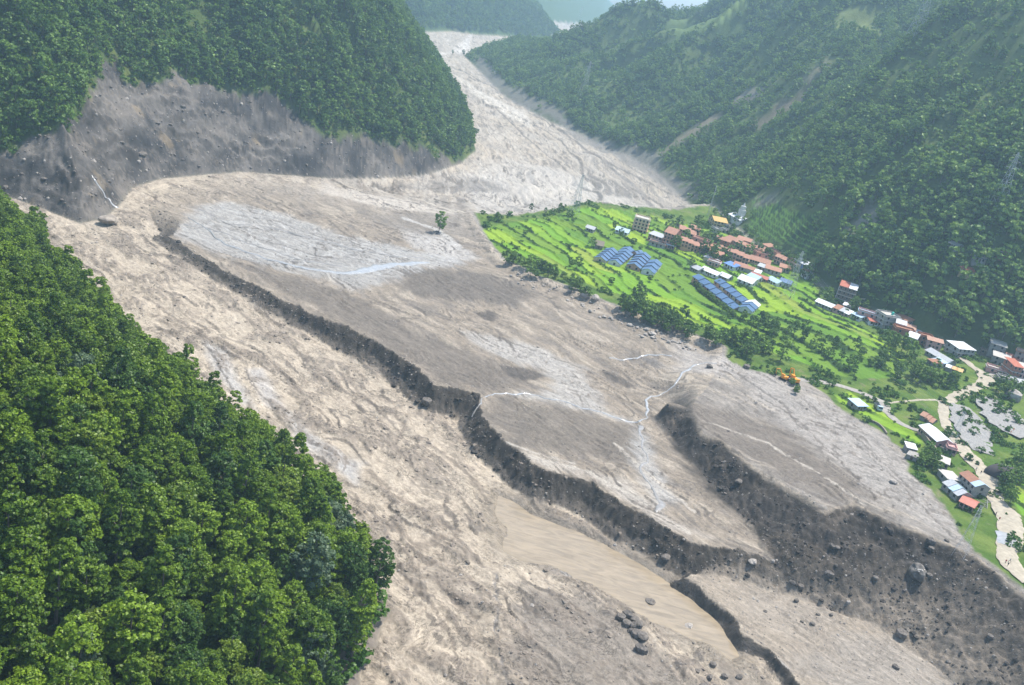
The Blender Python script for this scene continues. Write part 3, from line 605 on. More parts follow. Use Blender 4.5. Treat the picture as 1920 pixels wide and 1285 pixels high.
def leaf_cloud(seed, H, Rad, z0, nt_, nl, ls, shape=0.6, tuft=0.27, droop=0.0):
    """leaf quads in tufts spread through a crown: coords, quads"""
    g = np.random.default_rng(seed)
    t = g.random(nt_) ** 0.85; prof = np.sin(np.pi * np.clip(t * .84 + .13, 0, 1)) ** shape
    lob = 1 + 0.22 * np.sin(g.random() * 6 + 3 * t * 5)
    an = g.random(nt_) * 2 * np.pi; rr = prof * Rad * (0.35 + 0.65 * np.sqrt(g.random(nt_))) * lob
    lean = g.normal(0, .06, 2) * H
    cx = rr * np.cos(an) + lean[0] * t; cy = rr * np.sin(an) + lean[1] * t; cz = z0 + t * H - droop * (rr / Rad) ** 2 * H * .2
    tr = Rad * tuft * (.65 + .7 * g.random(nt_))
    d = g.normal(size=(nt_, nl, 3)); d[..., 2] = np.abs(d[..., 2]) * 1.0 - 0.25; d = unit(d)
    out = np.stack([np.cos(an), np.sin(an), np.full(nt_, .6)], 1)[:, None, :]
    d = unit(d + 0.45 * out)
    pos = np.stack([cx, cy, cz], 1)[:, None, :] + d * (tr[:, None, None] * (.55 + .5 * g.random((nt_, nl, 1)))) * np.array([1, 1, .8])
    nrm = unit(d * .8 + g.normal(size=d.shape) * .55 + np.array([0, 0, .35]))
    tang = unit(np.cross(nrm, g.normal(size=d.shape))); bi = np.cross(nrm, tang)
    s = ls * (.6 + .8 * g.random((nt_, nl, 1)))
    P = np.stack([pos - tang * s * .5, pos + bi * s * .36, pos + tang * s * .55, pos - bi * s * .36], 2).reshape(-1, 3)
    Fq = np.arange(len(P)).reshape(-1, 4); return P, Fq
def tube(p0, p1, r0, r1, n=6):
    p0 = np.array(p0, float); p1 = np.array(p1, float); ax = unit(p1 - p0); a = unit(np.cross(ax, [0.3, 1, .2])); b = np.cross(ax, a)
    th = np.arange(n) * 2 * np.pi / n; ring = np.cos(th)[:, None] * a + np.sin(th)[:, None] * b
    co = np.concatenate([p0 + ring * r0, p1 + ring * r1]); f = [(i, (i + 1) % n, n + (i + 1) % n, n + i) for i in range(n)]
    return co, f
def joinp(parts):
    co = []; fs = []; k = 0
    for c, f in parts:
        co.append(np.asarray(c)); fs += [tuple(int(i) + k for i in q) for q in f]; k += len(c)
    return np.concatenate(co), fs
def trunk_parts(seed, h, r, top, limbs=5, spread=2.2):
    g = np.random.default_rng(seed); ps = [tube((0, 0, -1.2), (0.1, 0, h * .5), r * 1.25, r * .8), tube((0.1, 0, h * .5), (0, .15, top), r * .8, r * .25)]
    for i in range(limbs):
        a = g.random() * 6.283; z = h * (.45 + .4 * g.random()); l = spread * (.6 + .6 * g.random())
        ps.append(tube((0.05, 0, z), (l * math.cos(a), l * math.sin(a), z + l * .9), r * .38, r * .1, 5))
    return joinp(ps)
def proj(P):
    P = np.asarray(P, float); x, y, z = P[:, 0], P[:, 1], P[:, 2] - HC
    f = y * math.cos(PITCH) - z * math.sin(PITCH); v = y * math.sin(PITCH) + z * math.cos(PITCH); u = x
    k = FPX / np.maximum(f, 1e-3); u = u * k; v = v * k
    a = u * math.cos(ROLL) + v * math.sin(ROLL); b = -u * math.sin(ROLL) + v * math.cos(ROLL)
    return 960 + a, 642.5 - b, f
def scatter(x0, x1, y0, y1, step, accept, hgt, margin=160, vis=True, seed=0, jit=.42):
    g = np.random.default_rng(seed); xs = np.arange(x0, x1, step); ys = np.arange(y0, y1, step)
    X, Y = np.meshgrid(xs, ys); X = X + (np.arange(len(ys)) % 2)[:, None] * step * .5
    X = (X + g.uniform(-jit, jit, X.shape) * step).ravel(); Y = (Y + g.uniform(-jit, jit, Y.shape) * step).ravel()
    Z = lut(GZ, X, Y); px, py, f = proj(np.stack([X, Y, Z], 1))
    m = (f > 20) & (px > -margin) & (px < 1920 + margin) & (py > -margin) & (py < 1285 + margin + 60)
    X, Y, Z = X[m], Y[m], Z[m]; m = accept(X, Y, Z, g); X, Y, Z = X[m], Y[m], Z[m]
    if vis and len(X):
        hid = np.zeros(len(X), dtype=bool)
        for t in np.linspace(.35, .985, 70):
            hid |= lut(GZ, X * t, Y * t) > HC + (Z + hgt - HC) * t + 2.5
        X, Y, Z = X[~hid], Y[~hid], Z[~hid]
    px, py, f = proj(np.stack([X, Y, Z + hgt * .6], 1))
    return X, Y, Z, px, py, f
def tagged(o, label, cat, group=None, kind=None):
    o["label"] = label; o["category"] = cat
    if group: o["group"] = group
    if kind: o["kind"] = kind
    return o
def empty(name, loc, rz=0.0, s=1.0):
    o = bpy.data.objects.new(name, None); COL.objects.link(o); o.empty_display_size = .5; o.location = loc; o.rotation_euler = (0, 0, rz); o.scale = (s, s, s); return o
def mobj(name, me, parent=None, loc=None, rz=0.0, s=None):
    o = bpy.data.objects.new(name, me); COL.objects.link(o)
    if parent: o.parent = parent
    if loc is not None: o.location = loc
    o.rotation_euler = (0, 0, rz)
    if s is not None: o.scale = (s, s, s) if np.ndim(s) == 0 else s
    return o
_gn = {}
def stuff(name, protos, X, Y, Z, rot, scl, idx, label, cat, tilt=None):
    """ONE stuff object: points carrying instances of the prototype meshes"""
    me = bpy.data.meshes.new(name); me.vertices.add(len(X)); me.vertices.foreach_set("co", np.stack([X, Y, Z], 1).astype(np.float32).ravel())
    a = me.attributes.new("turn", 'FLOAT_VECTOR', 'POINT'); rv = np.zeros((len(X), 3), dtype=np.float32); rv[:, 2] = rot
    if tilt is not None: rv[:, 0] = tilt
    a.data.foreach_set("vector", rv.ravel())
    a = me.attributes.new("size", 'FLOAT', 'POINT'); a.data.foreach_set("value", np.asarray(scl, dtype=np.float32))
    a = me.attributes.new("pick", 'INT', 'POINT'); a.data.foreach_set("value", np.asarray(idx, dtype=np.int32))
    o = bpy.data.objects.new(name, me); COL.objects.link(o)
    pc = bpy.data.collections.new(name + "_kinds")
    for i, p in enumerate(protos):
        q = bpy.data.objects.new("%s_kind_%02d" % (name, i), p); pc.objects.link(q)
    ng = bpy.data.node_groups.new(name + "_spread", 'GeometryNodeTree')
    ng.interface.new_socket("Geometry", in_out='INPUT', socket_type='NodeSocketGeometry'); ng.interface.new_socket("Geometry", in_out='OUTPUT', socket_type='NodeSocketGeometry')
    N = ng.nodes.new; L = ng.links.new
    gi = N("NodeGroupInput"); go = N("NodeGroupOutput"); ip = N("GeometryNodeInstanceOnPoints"); ci = N("GeometryNodeCollectionInfo")
    ci.inputs[0].default_value = pc; ci.inputs["Separate Children"].default_value = True; ci.inputs["Reset Children"].default_value = True
    def nat(nm, ty):
        n = N("GeometryNodeInputNamedAttribute"); n.data_type = ty; n.inputs[0].default_value = nm; return n.outputs[0]
    L(gi.outputs[0], ip.inputs["Points"]); L(ci.outputs[0], ip.inputs["Instance"]); ip.inputs["Pick Instance"].default_value = True
    L(nat("pick", 'INT'), ip.inputs["Instance Index"]); L(nat("turn", 'FLOAT_VECTOR'), ip.inputs["Rotation"]); L(nat("size", 'FLOAT'), ip.inputs["Scale"])
    L(ip.outputs[0], go.inputs[0])
    md = o.modifiers.new("spread", 'NODES'); md.node_group = ng
    return tagged(o, label, cat, kind="stuff")

# tree kinds
near_crowns = []; near_trunks = []
for k in range(7):
    H = [11, 13.5, 9.5, 14.5, 11.5, 8.5, 12.5][k]; Rd = [3.5, 3.1, 4.0, 2.7, 3.6, 4.2, 3.2][k]
    gq = np.random.default_rng(590 + k); lob_ = [leaf_cloud(500 + k, H, Rd, 5.0, 110, 30, .56, .6, .21)]
    for q_ in range(3):
        Pq, Fq_ = leaf_cloud(560 + k * 5 + q_, H * gq.uniform(.45, .75), Rd * gq.uniform(.5, .72), 4.0, 34, 28, .56, .5, .28); a_ = gq.random() * 6.28
        lob_.append((Pq + np.array([math.cos(a_) * Rd * .75, math.sin(a_) * Rd * .75, gq.uniform(0, H * .3)]), Fq_))
    near_crowns.append(joinp(lob_))
    near_trunks.append(mesh_from("trunk", *trunk_parts(520 + k, 9 + H * .3, .32, 5 + H * .8, 6, 2.6), [M['bark']]))
def crown_mesh(k, mat): return mesh_from("crown", *near_crowns[k], [mat])
crown_g = [crown_mesh(k, M['leaf_near']) for k in range(7)]
crown_d = [crown_mesh(k, M['leaf_deep']) for k in range(7)]; crown_y = [crown_mesh(k, M['leaf_yel']) for k in (0, 2)]; crown_s = [crown_mesh(k, M['leaf_grey']) for k in (1, 4)]
def small_tree(seed, H, Rd, z0, tufts, nl, ls, leaf, shape=.55, r=.22):
    P, Fq = leaf_cloud(seed, H, Rd, z0, tufts, nl, ls, shape, .3)
    tp = trunk_parts(seed + 1, z0 + H * .4, r, z0 + H * .8, 3, Rd * .6)
    co, fs = joinp([(P, Fq), tp]); mi = [0] * len(Fq) + [1] * len(tp[1])
    return mesh_from("tree", co, fs, [leaf, M['bark']], mi)
mid_trees = [small_tree(600 + k, h, r, 2.2, 26, 14, 1.25, M['leaf_mid'], sh) for k, (h, r, sh) in enumerate([(7, 3.0, .55), (8.5, 2.7, .5), (6, 3.2, .6), (10, 2.6, .7), (7.5, 3.4, .5)])]
far_trees = [small_tree(640 + k, h, r, 2.0, 22, 13, 1.35, M['leaf_far'], sh) for k, (h, r, sh) in enumerate([(6.5, 3.2, .5), (8, 2.8, .5), (5.5, 3.5, .6), (9.5, 2.4, .8), (7, 3.6, .5)])]
def bush_mesh(seed, H, Rd, tufts, nl, ls, leaf):
    P, Fq = leaf_cloud(seed, H, Rd, .1, tufts, nl, ls, .5, .4); return mesh_from("bush", P, Fq, [leaf])
bushes = [bush_mesh(680 + k, h, r, 14, 12, .8, M['leaf_bush']) for k, (h, r) in enumerate([(1.6, 1.5), (2.2, 1.4), (1.2, 1.9), (2.6, 1.8)])]
fbush = [bush_mesh(690 + k, h, r, 9, 10, 1.2, M['leaf_far']) for k, (h, r) in enumerate([(1.8, 1.9), (2.4, 1.7), (1.4, 2.4)])]
mbush = [bush_mesh(695 + k, h, r, 9, 10, 1.1, M['leaf_mid']) for k, (h, r) in enumerate([(1.8, 1.9), (2.4, 1.7), (1.4, 2.4)])]

# near hill: every tree in view, the 300 largest as single trees
def acc_near(X, Y, Z, g): return (lut(d1, X, Y) > 3.0) & ~((lut(d1, X, Y) < 9) & (Y < 262) & (g.random(len(X)) < .55))
X, Y, Z, px, py, f = scatter(-420, 0, 90, 620, 6.6, acc_near, 12, seed=1)
print("near trees", len(X))
g = np.random.default_rng(5); order = np.argsort(f); indiv = order[:300]; restn = order[300:]
tint = fbm(X / 40, Y / 40, 2, 701)
for n, i in enumerate(indiv):
    s = g.uniform(.72, 1.38); k = int(g.integers(7)); u = g.random()
    e = empty("forest_tree", (X[i], Y[i], Z[i] - .3), g.uniform(0, 6.28), s)
    if u < .10: cm, lb, gp = crown_y[k % 2], "yellow-green broadleaf tree in the dense forest on the near hillside", "yellowish trees of the near hillside"
    elif u < .12: cm, lb, gp = crown_s[k % 2], "pale grey-green tree among the darker trees on the near hillside", "greyish trees of the near hillside"
    else: cm, lb, gp = (crown_d[k] if u > .86 else crown_g[k]), "tall dark green broadleaf tree in the dense forest on the near hillside", "broadleaf trees of the near hillside"
    zn = 0 if lut(d1, X[i], Y[i])[0] < 13 else 1 if py[i] > 1000 and px[i] < 330 else 2 if py[i] > 850 else 3
    tail = ["at the forest edge overhanging the mud flow", "in the lower corner of the near hillside", "in the middle of the near hillside forest", "in the upper part of the near hillside forest"][zn]
    lb = lb.split(" in the dense")[0].split(" among the")[0] + " " + tail; gp = gp + " " + tail
    tagged(e, lb, "tree", gp); mobj("trunk", near_trunks[k], e); mobj("crown", cm, e)
whole_near = []
for k in range(7):
    tp = trunk_parts(520 + k, 11, .32, 12, 6, 2.6); co, fs = joinp([near_crowns[k], tp]); whole_near.append(mesh_from("tree", co, fs, [M['leaf_near'], M['bark']], [0] * len(near_crowns[k][1]) + [1] * len(tp[1])))
if len(restn): stuff("hillside_forest", whole_near, X[restn], Y[restn], Z[restn] - .3, g.uniform(0, 6.28, len(restn)), g.uniform(.78, 1.22, len(restn)), g.integers(0, 7, len(restn)), "dark green forest farther along the near hillside", "forest")
def acc_u(X, Y, Z, g): return lut(d1, X, Y) > 1.5
X, Y, Z, px, py, f = scatter(-420, 10, 90, 620, 3.6, acc_u, 2, seed=2)
stuff("undergrowth", bushes, X, Y, Z - .2, g.uniform(0, 6.28, len(X)), g.uniform(.8, 1.7, len(X)), g.integers(0, 4, len(X)), "low green undergrowth between the trunks on the near hillside", "undergrowth")

# spur: forest above the bare scar
def acc_spur(X, Y, Z, g):
    gr = fbm(lut(a2, X, Y) / 32, lut(d2, X, Y) / 70, 3, 343)
    return (lut(d2, X, Y) > 3) & (lut(sscar, X, Y) < -1.5) & (g.random(len(X)) < np.where(gr > .25, .35, .92))
X, Y, Z, px, py, f = scatter(-900, -20, 380, 1250, 4.9, acc_spur, 8, seed=3)
print("spur trees", len(X))
order = np.argsort(f + 200 * (g.random(len(X)) - .5)); order = order[(px[order] > 0) & (py[order] > 0)]
indiv = order[:300]; mk = np.ones(len(X), bool); mk[indiv] = False
for i in indiv:
    o = mobj("spur_tree", mid_trees[int(g.integers(5))], None, (X[i], Y[i], Z[i] - .3), g.uniform(0, 6.28), g.uniform(.7, 1.35))
    zn = 0 if px[i] < 210 else 1 if px[i] < 600 else 2
    zl = ["beyond the cascade, left of the landslide scar", "clinging to the spur above the landslide scar", "on the nose of the spur towards the valley bend"][zn]
    tagged(o, "forest tree " + zl, "tree", "spur trees " + zl)
r = np.nonzero(mk)[0]
stuff("spur_forest", mid_trees, X[r], Y[r], Z[r] - .3, g.uniform(0, 6.28, len(r)), g.uniform(.7, 1.35, len(r)), g.integers(0, 5, len(r)), "dense green forest cloaking the spur across the river", "forest")
def acc_sb(X, Y, Z, g): return (lut(d2, X, Y) > 2) & (lut(sscar, X, Y) < .5) & (g.random(len(X)) < .7)
X, Y, Z, px, py, f = scatter(-900, -20, 380, 1250, 4.2, acc_sb, 2, seed=4)
stuff("spur_scrub", mbush, X, Y, Z - .2, g.uniform(0, 6.28, len(X)), g.uniform(.6, 1.4, len(X)), g.integers(0, 3, len(X)), "low scrub and grass on the spur above the scar", "scrub")

# right hill: mixed trees and scrub
def acc_r(X, Y, Z, g):
    dens = lerp(.92, .28, sstep(-.1, .35, fbm(X / 80, Y / 80, 4, 345)))
    dens = dens * (1 - .95 * lut(bare3, X, Y)); dens = np.where(lut(sF4, X, Y) > -4, 0.02, dens)
    dens = np.where(lut(d3, X, Y) < 60, np.maximum(dens, .7 * (X > 150)), dens) * (1 - .9 * lut(bare3, X, Y))
    dens = np.where(lut(sF4, X, Y) > -4, 0.03, dens)
    return (lut(d3, X, Y) > 5) & (g.random(len(X)) < dens)
X, Y, Z, px, py, f = scatter(-200, 900, 480, 2100, 5.4, acc_r, 7, seed=6)
print("right trees", len(X))
order = np.argsort(f); order = order[(px[order] > 0) & (px[order] < 1920) & (py[order] > 0)]
indiv = order[:300]; mk = np.ones(len(X), bool); mk[indiv] = False
for i in indiv:
    o = mobj("slope_tree", far_trees[int(g.integers(5))], None, (X[i], Y[i], Z[i] - .3), g.uniform(0, 6.28), g.uniform(1.0, 1.75))
    zn = 0 if px[i] < 1540 else 1 if px[i] < 1700 else 2 if px[i] < 1830 else 3
    zl = ["behind the terracotta village on the hillside foot", "behind the dark brick house on the hillside foot", "on the dark wooded knoll above the roadside houses", "on the wooded slope at the picture edge"][zn]
    tagged(o, "large leafy tree " + zl, "tree", "hillside trees " + zl)
r = np.nonzero(mk)[0]
stuff("ridge_forest", far_trees, X[r], Y[r], Z[r] - .3, g.uniform(0, 6.28, len(r)), g.uniform(.5, 1.2, len(r)), g.integers(0, 5, len(r)), "hazy green forest covering the broad hillside behind the village", "forest")
def acc_rb(X, Y, Z, g): return (lut(d3, X, Y) > 3) & (lut(bare3, X, Y) < .4) & (lut(sF4, X, Y) < -2) & (g.random(len(X)) < .55)
X, Y, Z, px, py, f = scatter(-200, 900, 480, 1700, 5.0, acc_rb, 2, seed=7)
stuff("ridge_scrub", fbush, X, Y, Z - .2, g.uniform(0, 6.28, len(X)), g.uniform(.5, 1.5, len(X)), g.integers(0, 3, len(X)), "low scrub between the trees of the broad hillside", "scrub")
def acc_d(X, Y, Z, g): return (lut(d4, X, Y) > 5) & (g.random(len(X)) < .9)
X, Y, Z, px, py, f = scatter(-900, 100, 1800, 3000, 8.0, acc_d, 8, seed=8)
stuff("distant_forest", mid_trees, X, Y, Z - .3, g.uniform(0, 6.28, len(X)), g.uniform(.9, 1.7, len(X)), g.integers(0, 5, len(X)), "pale hazy forest on the hill at the head of the valley", "forest")
print("vegetation", round(time.time() - T0, 1))
# ------------------------------------------------------------------ haze
def haze(density=0.00042, top=900.0):
    me = bpy.data.meshes.new("haze"); bm = bmesh.new(); bmesh.ops.create_cube(bm, size=1.0)
    for v in bm.verts: v.co = Vector((v.co.x * 11600, v.co.y * 11600, (-60 if v.co.z < 0 else top)))
    bm.to_mesh(me); bm.free()
    m, nt, out = new_mat("haze_air"); pv = nt.nodes.new("ShaderNodeVolumePrincipled")
    pv.inputs["Color"].default_value = (.54, .79, 1.0, 1); pv.inputs["Density"].default_value = density; pv.inputs["Anisotropy"].default_value = 0.35
    nt.links.new(pv.outputs[0], out.inputs["Volume"]); me.materials.append(m)
    o = bpy.data.objects.new("haze", me); COL.objects.link(o); o["kind"] = "stuff"; o["label"] = "thin bluish monsoon haze filling the valley air"; o["category"] = "haze"
# ------------------------------------------------------------------ water, streams and roads
def water_mat(name, c, rough, spec=0.5, bump=0.15, scale=0.5, stretch=3.0):
    m, nt, out = new_mat(name); b = principled(nt, out); L = nt.links.new
    ge = nt.nodes.new("ShaderNodeNewGeometry"); mp = nt.nodes.new("ShaderNodeMapping"); mp.inputs["Rotation"].default_value = (0, 0, R_(39)); mp.inputs["Scale"].default_value = (1 / stretch, 1, 1)
    n = nt.nodes.new("ShaderNodeTexNoise"); n.inputs["Scale"].default_value = scale; n.inputs["Detail"].default_value = 6; n.inputs["Distortion"].default_value = 1.2
    L(ge.outputs["Position"], mp.inputs["Vector"]); L(mp.outputs[0], n.inputs["Vector"])
    mr = nt.nodes.new("ShaderNodeMapRange"); mr.inputs[1].default_value = .3; mr.inputs[2].default_value = .7; mr.inputs[3].default_value = .78; mr.inputs[4].default_value = 1.2; L(n.outputs["Fac"], mr.inputs[0])
    mx = nt.nodes.new("ShaderNodeVectorMath"); mx.operation = 'SCALE'; mx.inputs[0].default_value = c; L(mr.outputs[0], mx.inputs["Scale"]); L(mx.outputs[0], b.inputs["Base Color"])
    b.inputs["Roughness"].default_value = rough; b.inputs["Specular IOR Level"].default_value = spec
    bp = nt.nodes.new("ShaderNodeBump"); bp.inputs["Strength"].default_value = bump; bp.inputs["Distance"].default_value = .4; L(n.outputs["Fac"], bp.inputs["Height"]); L(bp.outputs[0], b.inputs["Normal"])
    return m
M['river'] = water_mat("silty_river", (.27, .215, .145), .13, .5, .3, .45, 4)
M['stream'] = water_mat("silty_stream", (.33, .33, .325), .14, .8, .1, .8, 2)
M['wet'] = water_mat("wet_mud_film", (.27, .255, .235), .25, .5, .15, .5, 3)
WZ = BASE(GY) - 0.95 + 0.05 * flow(5, 1.5, 801, 2)
rv = (O['river'] > -5) & (WZ > GZ - 0.6)
rv = fc(rv)
o = grid_obj("river_water", rv, M['river'], Z=WZ, kind="structure")
if o: o["label"] = "brown silty river running in the cut channel"
def catmull(P, step=2.0):
    P = [np.array(p, float) for p in P]; out = []
    Q_ = [2 * P[0] - P[1]] + P + [2 * P[-1] - P[-2]]
    for i in range(1, len(Q_) - 2):
        a, b, c, d = Q_[i - 1:i + 3]; n = max(2, int(np.linalg.norm((c - b)[:2]) / step))
        for t in np.linspace(0, 1, n, endpoint=False):
            out.append(.5 * ((2 * b) + (c - a) * t + (2 * a - 5 * b + 4 * c - d) * t * t + (3 * b - a - 3 * c + d) * t ** 3))
    out.append(P[-1]); return np.array(out)
def ribbon(name, px, mat, lift=.12, step=1.6, kind="structure", label=None, nacross=6, wob=.25, seed=0, parent=None, meander=0.0):
    """strip draped on the ground: px = (x, y, width m)"""
    pts = [(*hit(p[0], p[1])[:2], p[2] * (.7 if name == 'stream' else 1)) for p in px]; cl = catmull(pts, step)
    if meander:
        tg = unit(np.gradient(cl[:, :2], axis=0)); aa = np.arange(len(cl)) * step; ww = meander * (fbm(aa / 9, aa * 0 + seed * 3.3, 3, 950)) * np.minimum(1, np.minimum(aa, aa[::-1]) / 8); cl[:, 0] -= tg[:, 1] * ww; cl[:, 1] += tg[:, 0] * ww
    tg = np.gradient(cl[:, :2], axis=0); tg = unit(tg); nr = np.stack([-tg[:, 1], tg[:, 0]], 1)
    sarc = np.arange(len(cl)) * step
    wl = np.maximum(.04, cl[:, 2] * .5 * (1 + wob * 1.6 * fbm(sarc / 7, sarc * 0 + .5, 3, 900 + seed))); wr = np.maximum(.04, cl[:, 2] * .5 * (1 + wob * 1.6 * fbm(sarc / 7, sarc * 0 + 5.5, 3, 930 + seed)))
    co = []; 
    for k in range(nacross + 1):
        w = k / nacross; off = -wl * (1 - w) + wr * w
        x = cl[:, 0] + nr[:, 0] * off; y = cl[:, 1] + nr[:, 1] * off
        z = lut(GZ, x, y); co.append(np.stack([x, y, z], 1))
    co = np.stack(co, 1); zz = co[:, :, 2]
    co[:, :, 2] = .35 * zz + .65 * zz.max(1, keepdims=True) + lift - (np.abs(np.linspace(-1, 1, nacross + 1)) ** 4)[None] * lift * 1.2
    n, m = len(cl), nacross + 1
    fs = [(i * m + k, i * m + k + 1, (i + 1) * m + k + 1, (i + 1) * m + k) for i in range(n - 1) for k in range(nacross)]
    me = mesh_from(name, co.reshape(-1, 3), fs, [mat], smooth=True); o = mobj(name, me, parent)
    if kind: o["kind"] = kind
    if label: o["label"] = label
    return o
ribbon("stream", [(352, 408, 1), (385, 428, 1.5), (420, 456, 2), (480, 478, 2.5), (545, 497, 3.5), (600, 507, 5), (650, 512, 6), (700, 504, 10), (740, 497, 9), (775, 494, 7), (805, 493, 3)], M['stream'], .3, meander=1.5, label="bright braided stream curving across the grey mud fan", wob=.35)
ribbon("stream", [(372, 392, 2), (430, 420, 2.5), (500, 425, 2), (560, 440, 2.5), (640, 462, 2.5), (720, 478, 2), (800, 486, 1.5)], M['wet'], .2, meander=2.2, wob=.7, label="thin upper braid of the stream on the mud fan", seed=1)
ribbon("stream", [(345, 420, 2.5), (420, 436, 2), (480, 462, 2.5), (560, 486, 2), (640, 500, 2)], M['wet'], .2, meander=2.2, wob=.7, label="middle braid of the stream on the mud fan", seed=8)
ribbon("stream", [(1345, 682, .8), (1310, 684, 1.2), (1290, 692, 1.9), (1276, 705, 1.6), (1268, 718, 1.6), (1248, 734, 1.3), (1222, 744, 1.2), (1210, 750, 1.4), (1214, 768, 1.4), (1208, 784, 1.6), (1196, 792, 2.0)], M['stream'], .25, meander=2.2, wob=.7, label="pale winding rivulet below the excavator", seed=2)
ribbon("stream", [(1196, 792, 1.8), (1150, 782, 1.4), (1090, 764, 1.1), (1030, 748, .9), (985, 740, 1.1), (950, 738, 1.3), (918, 742, 1.4), (905, 746, 1.4)], M['stream'], .22, meander=2.2, wob=.7, label="pale rivulet running to the lip of the dark scarp", seed=3)
ribbon("stream", [(903, 748, 1.6), (897, 760, 1.4), (890, 772, 1.2), (884, 784, 1.0)], M['wet'], .3, .8, meander=2.2, wob=.7, label="small waterfall spilling down the dark scarp", seed=4)
ribbon("stream", [(1200, 800, 3), (1212, 850, 1.6), (1208, 880, 1.8), (1222, 915, 2.2), (1240, 940, 3.5), (1228, 960, 2.0)], M['wet'], .2, meander=2.2, wob=.7, label="wet trickle ending in a pale puddle near the scarp", seed=5)
ribbon("stream", [(1142, 672, 1.2), (1180, 674, 1.4), (1210, 668, 1.4), (1260, 668, 1.2)], M['stream'], .2, meander=2.2, wob=.7, label="short rivulet glinting below the field edge", seed=6)
ribbon("stream", [(172, 330, 1.0), (184, 348, 1.4), (196, 364, 1.6), (208, 380, 2.0), (222, 390, 3)], M['stream'], .5, 1.0, meander=2.2, wob=.7, label="thin white cascade down the landslide scar", seed=7, nacross=3)
M['road'] = flat_mat("pale_dust", (.37, .325, .25), .95, .22, .6)
M['road2'] = flat_mat("grey_dust", (.31, .285, .25), .95, .22, .6)
M['gravel'] = flat_mat("gravel", (.27, .26, .245), .95, .35, 1.2)
ribbon("dirt_road", [(1756, 640, 3), (1780, 652, 4), (1805, 672, 5), (1830, 692, 6), (1848, 706, 8), (1846, 718, 8), (1822, 730, 7), (1795, 742, 6), (1774, 754, 6), (1769, 770, 5), (1773, 792, 5), (1784, 816, 6), (1805, 842, 8), (1828, 868, 9), (1848, 895, 9), (1858, 922, 9), (1874, 945, 9), (1892, 975, 10), (1896, 1005, 9), (1890, 1035, 8), (1900, 1062, 8), (1935, 1095, 8)], M['road'], .2, label="pale dusty road winding down past the houses")
ribbon("dirt_road", [(1470, 708, 4), (1500, 712, 4.5), (1540, 718, 4.5), (1590, 728, 4.5), (1630, 744, 5), (1656, 758, 5), (1662, 772, 5), (1682, 790, 4.5), (1708, 802, 4.5), (1724, 808, 4)], M['road2'], .2, label="grey side road leading to the excavator", seed=11)
ribbon("dirt_road", [(1848, 708, 6), (1880, 702, 5), (1905, 712, 4), (1935, 725, 4)], M['road2'], .2, label="short spur road towards the brick houses", seed=12)
ribbon("footpath", [(1665, 756, 1.5), (1700, 752, 1.5), (1740, 750, 1.8), (1770, 752, 2)], M['road'], .2, label="narrow trail between the two roads", seed=13)
ribbon("gravel_slope", [(1800, 760, 10), (1815, 790, 16), (1830, 825, 14), (1842, 850, 8)], M['gravel'], .12, label="grey gravel slope beside the road", seed=14, nacross=12)
ribbon("gravel_yard", [(1850, 745, 10), (1870, 770, 20), (1895, 800, 26), (1935, 820, 26)], M['gravel'], .12, label="pale gravel yard above the dark haystack", seed=15, nacross=14)
ribbon("puddle", [(1884, 1000, 7), (1890, 1012, 8.5), (1891, 1026, 8)], M['stream'], .32, label="white sky-reflecting puddle across the road", seed=16, wob=.15)

# ------------------------------------------------------------------ buildings
def box(x0, x1, y0, y1, z0, z1):
    co = [(x0, y0, z0), (x1, y0, z0), (x1, y1, z0), (x0, y1, z0), (x0, y0, z1), (x1, y0, z1), (x1, y1, z1), (x0, y1, z1)]
    return co, [(3, 2, 1, 0), (4, 5, 6, 7), (0, 1, 5, 4), (1, 2, 6, 5), (2, 3, 7, 6), (3, 0, 4, 7)]
def paint(name, c, var=.22, rough=.8, scale=1.2, spec=.3): M[name] = flat_mat(name, c, rough, var, scale, spec)
for nm, c in dict(peach=(.60, .34, .25), salmon=(.54, .30, .23), cream=(.62, .50, .33), white=(.72, .71, .69), grey=(.36, .35, .33), concrete=(.30, .285, .26), darkbrick=(.17, .13, .105), brick=(.34, .15, .10), pinkwall=(.56, .32, .29), ochre=(.55, .36, .13), bluewall=(.12, .22, .46), plinth=(.26, .22, .18), wood=(.13, .10, .075), glass=(.02, .024, .03), frame=(.42, .36, .30)).items(): paint(nm, c)
for nm, c in dict(tin_blue=(.085, .155, .27), tin_pale=(.40, .52, .62), tin_white=(.66, .67, .68), tin_grey=(.40, .41, .42), tin_rust=(.32, .155, .095), tin_red=(.40, .13, .085), tile=(.36, .19, .13), thatch=(.24, .20, .15), haydark=(.055, .048, .05), tarp=(.60, .36, .16), turq=(.05, .42, .33), slab=(.46, .43, .39)).items(): paint(nm, c, .2, .5 if nm.startswith("tin") else .8)
WIN = {}
def window_mesh(w, h):
    k = (round(w, 1), round(h, 1))
    if k not in WIN:
        a = box(-w / 2 - .12, w / 2 + .12, -.05, .07, -.12, h + .12); b = box(-w / 2, w / 2, -.09, -.02, 0, h)
        co, fs = joinp([a, b]); WIN[k] = mesh_from("window", co, fs, [M['frame'], M['glass']], [0] * 6 + [1] * 6)
    return WIN[k]
def gable(L, W, h0, rise, oh=.5, th=.16):
    x0, x1 = -L / 2 - oh, L / 2 + oh; y = W / 2 + oh; dz = rise * oh / (W / 2)
    co = [(x0, -y, h0 - dz), (x1, -y, h0 - dz), (x1, 0, h0 + rise), (x0, 0, h0 + rise), (x1, y, h0 - dz), (x0, y, h0 - dz)]
    co = co + [(a, b, c + th) for a, b, c in co]
    return co, [(6, 7, 8, 9), (9, 8, 10, 11), (3, 2, 1, 0), (5, 4, 2, 3), (0, 1, 7, 6), (4, 5, 11, 10), (0, 6, 9, 3), (3, 9, 11, 5), (1, 2, 8, 7), (2, 4, 10, 8)]
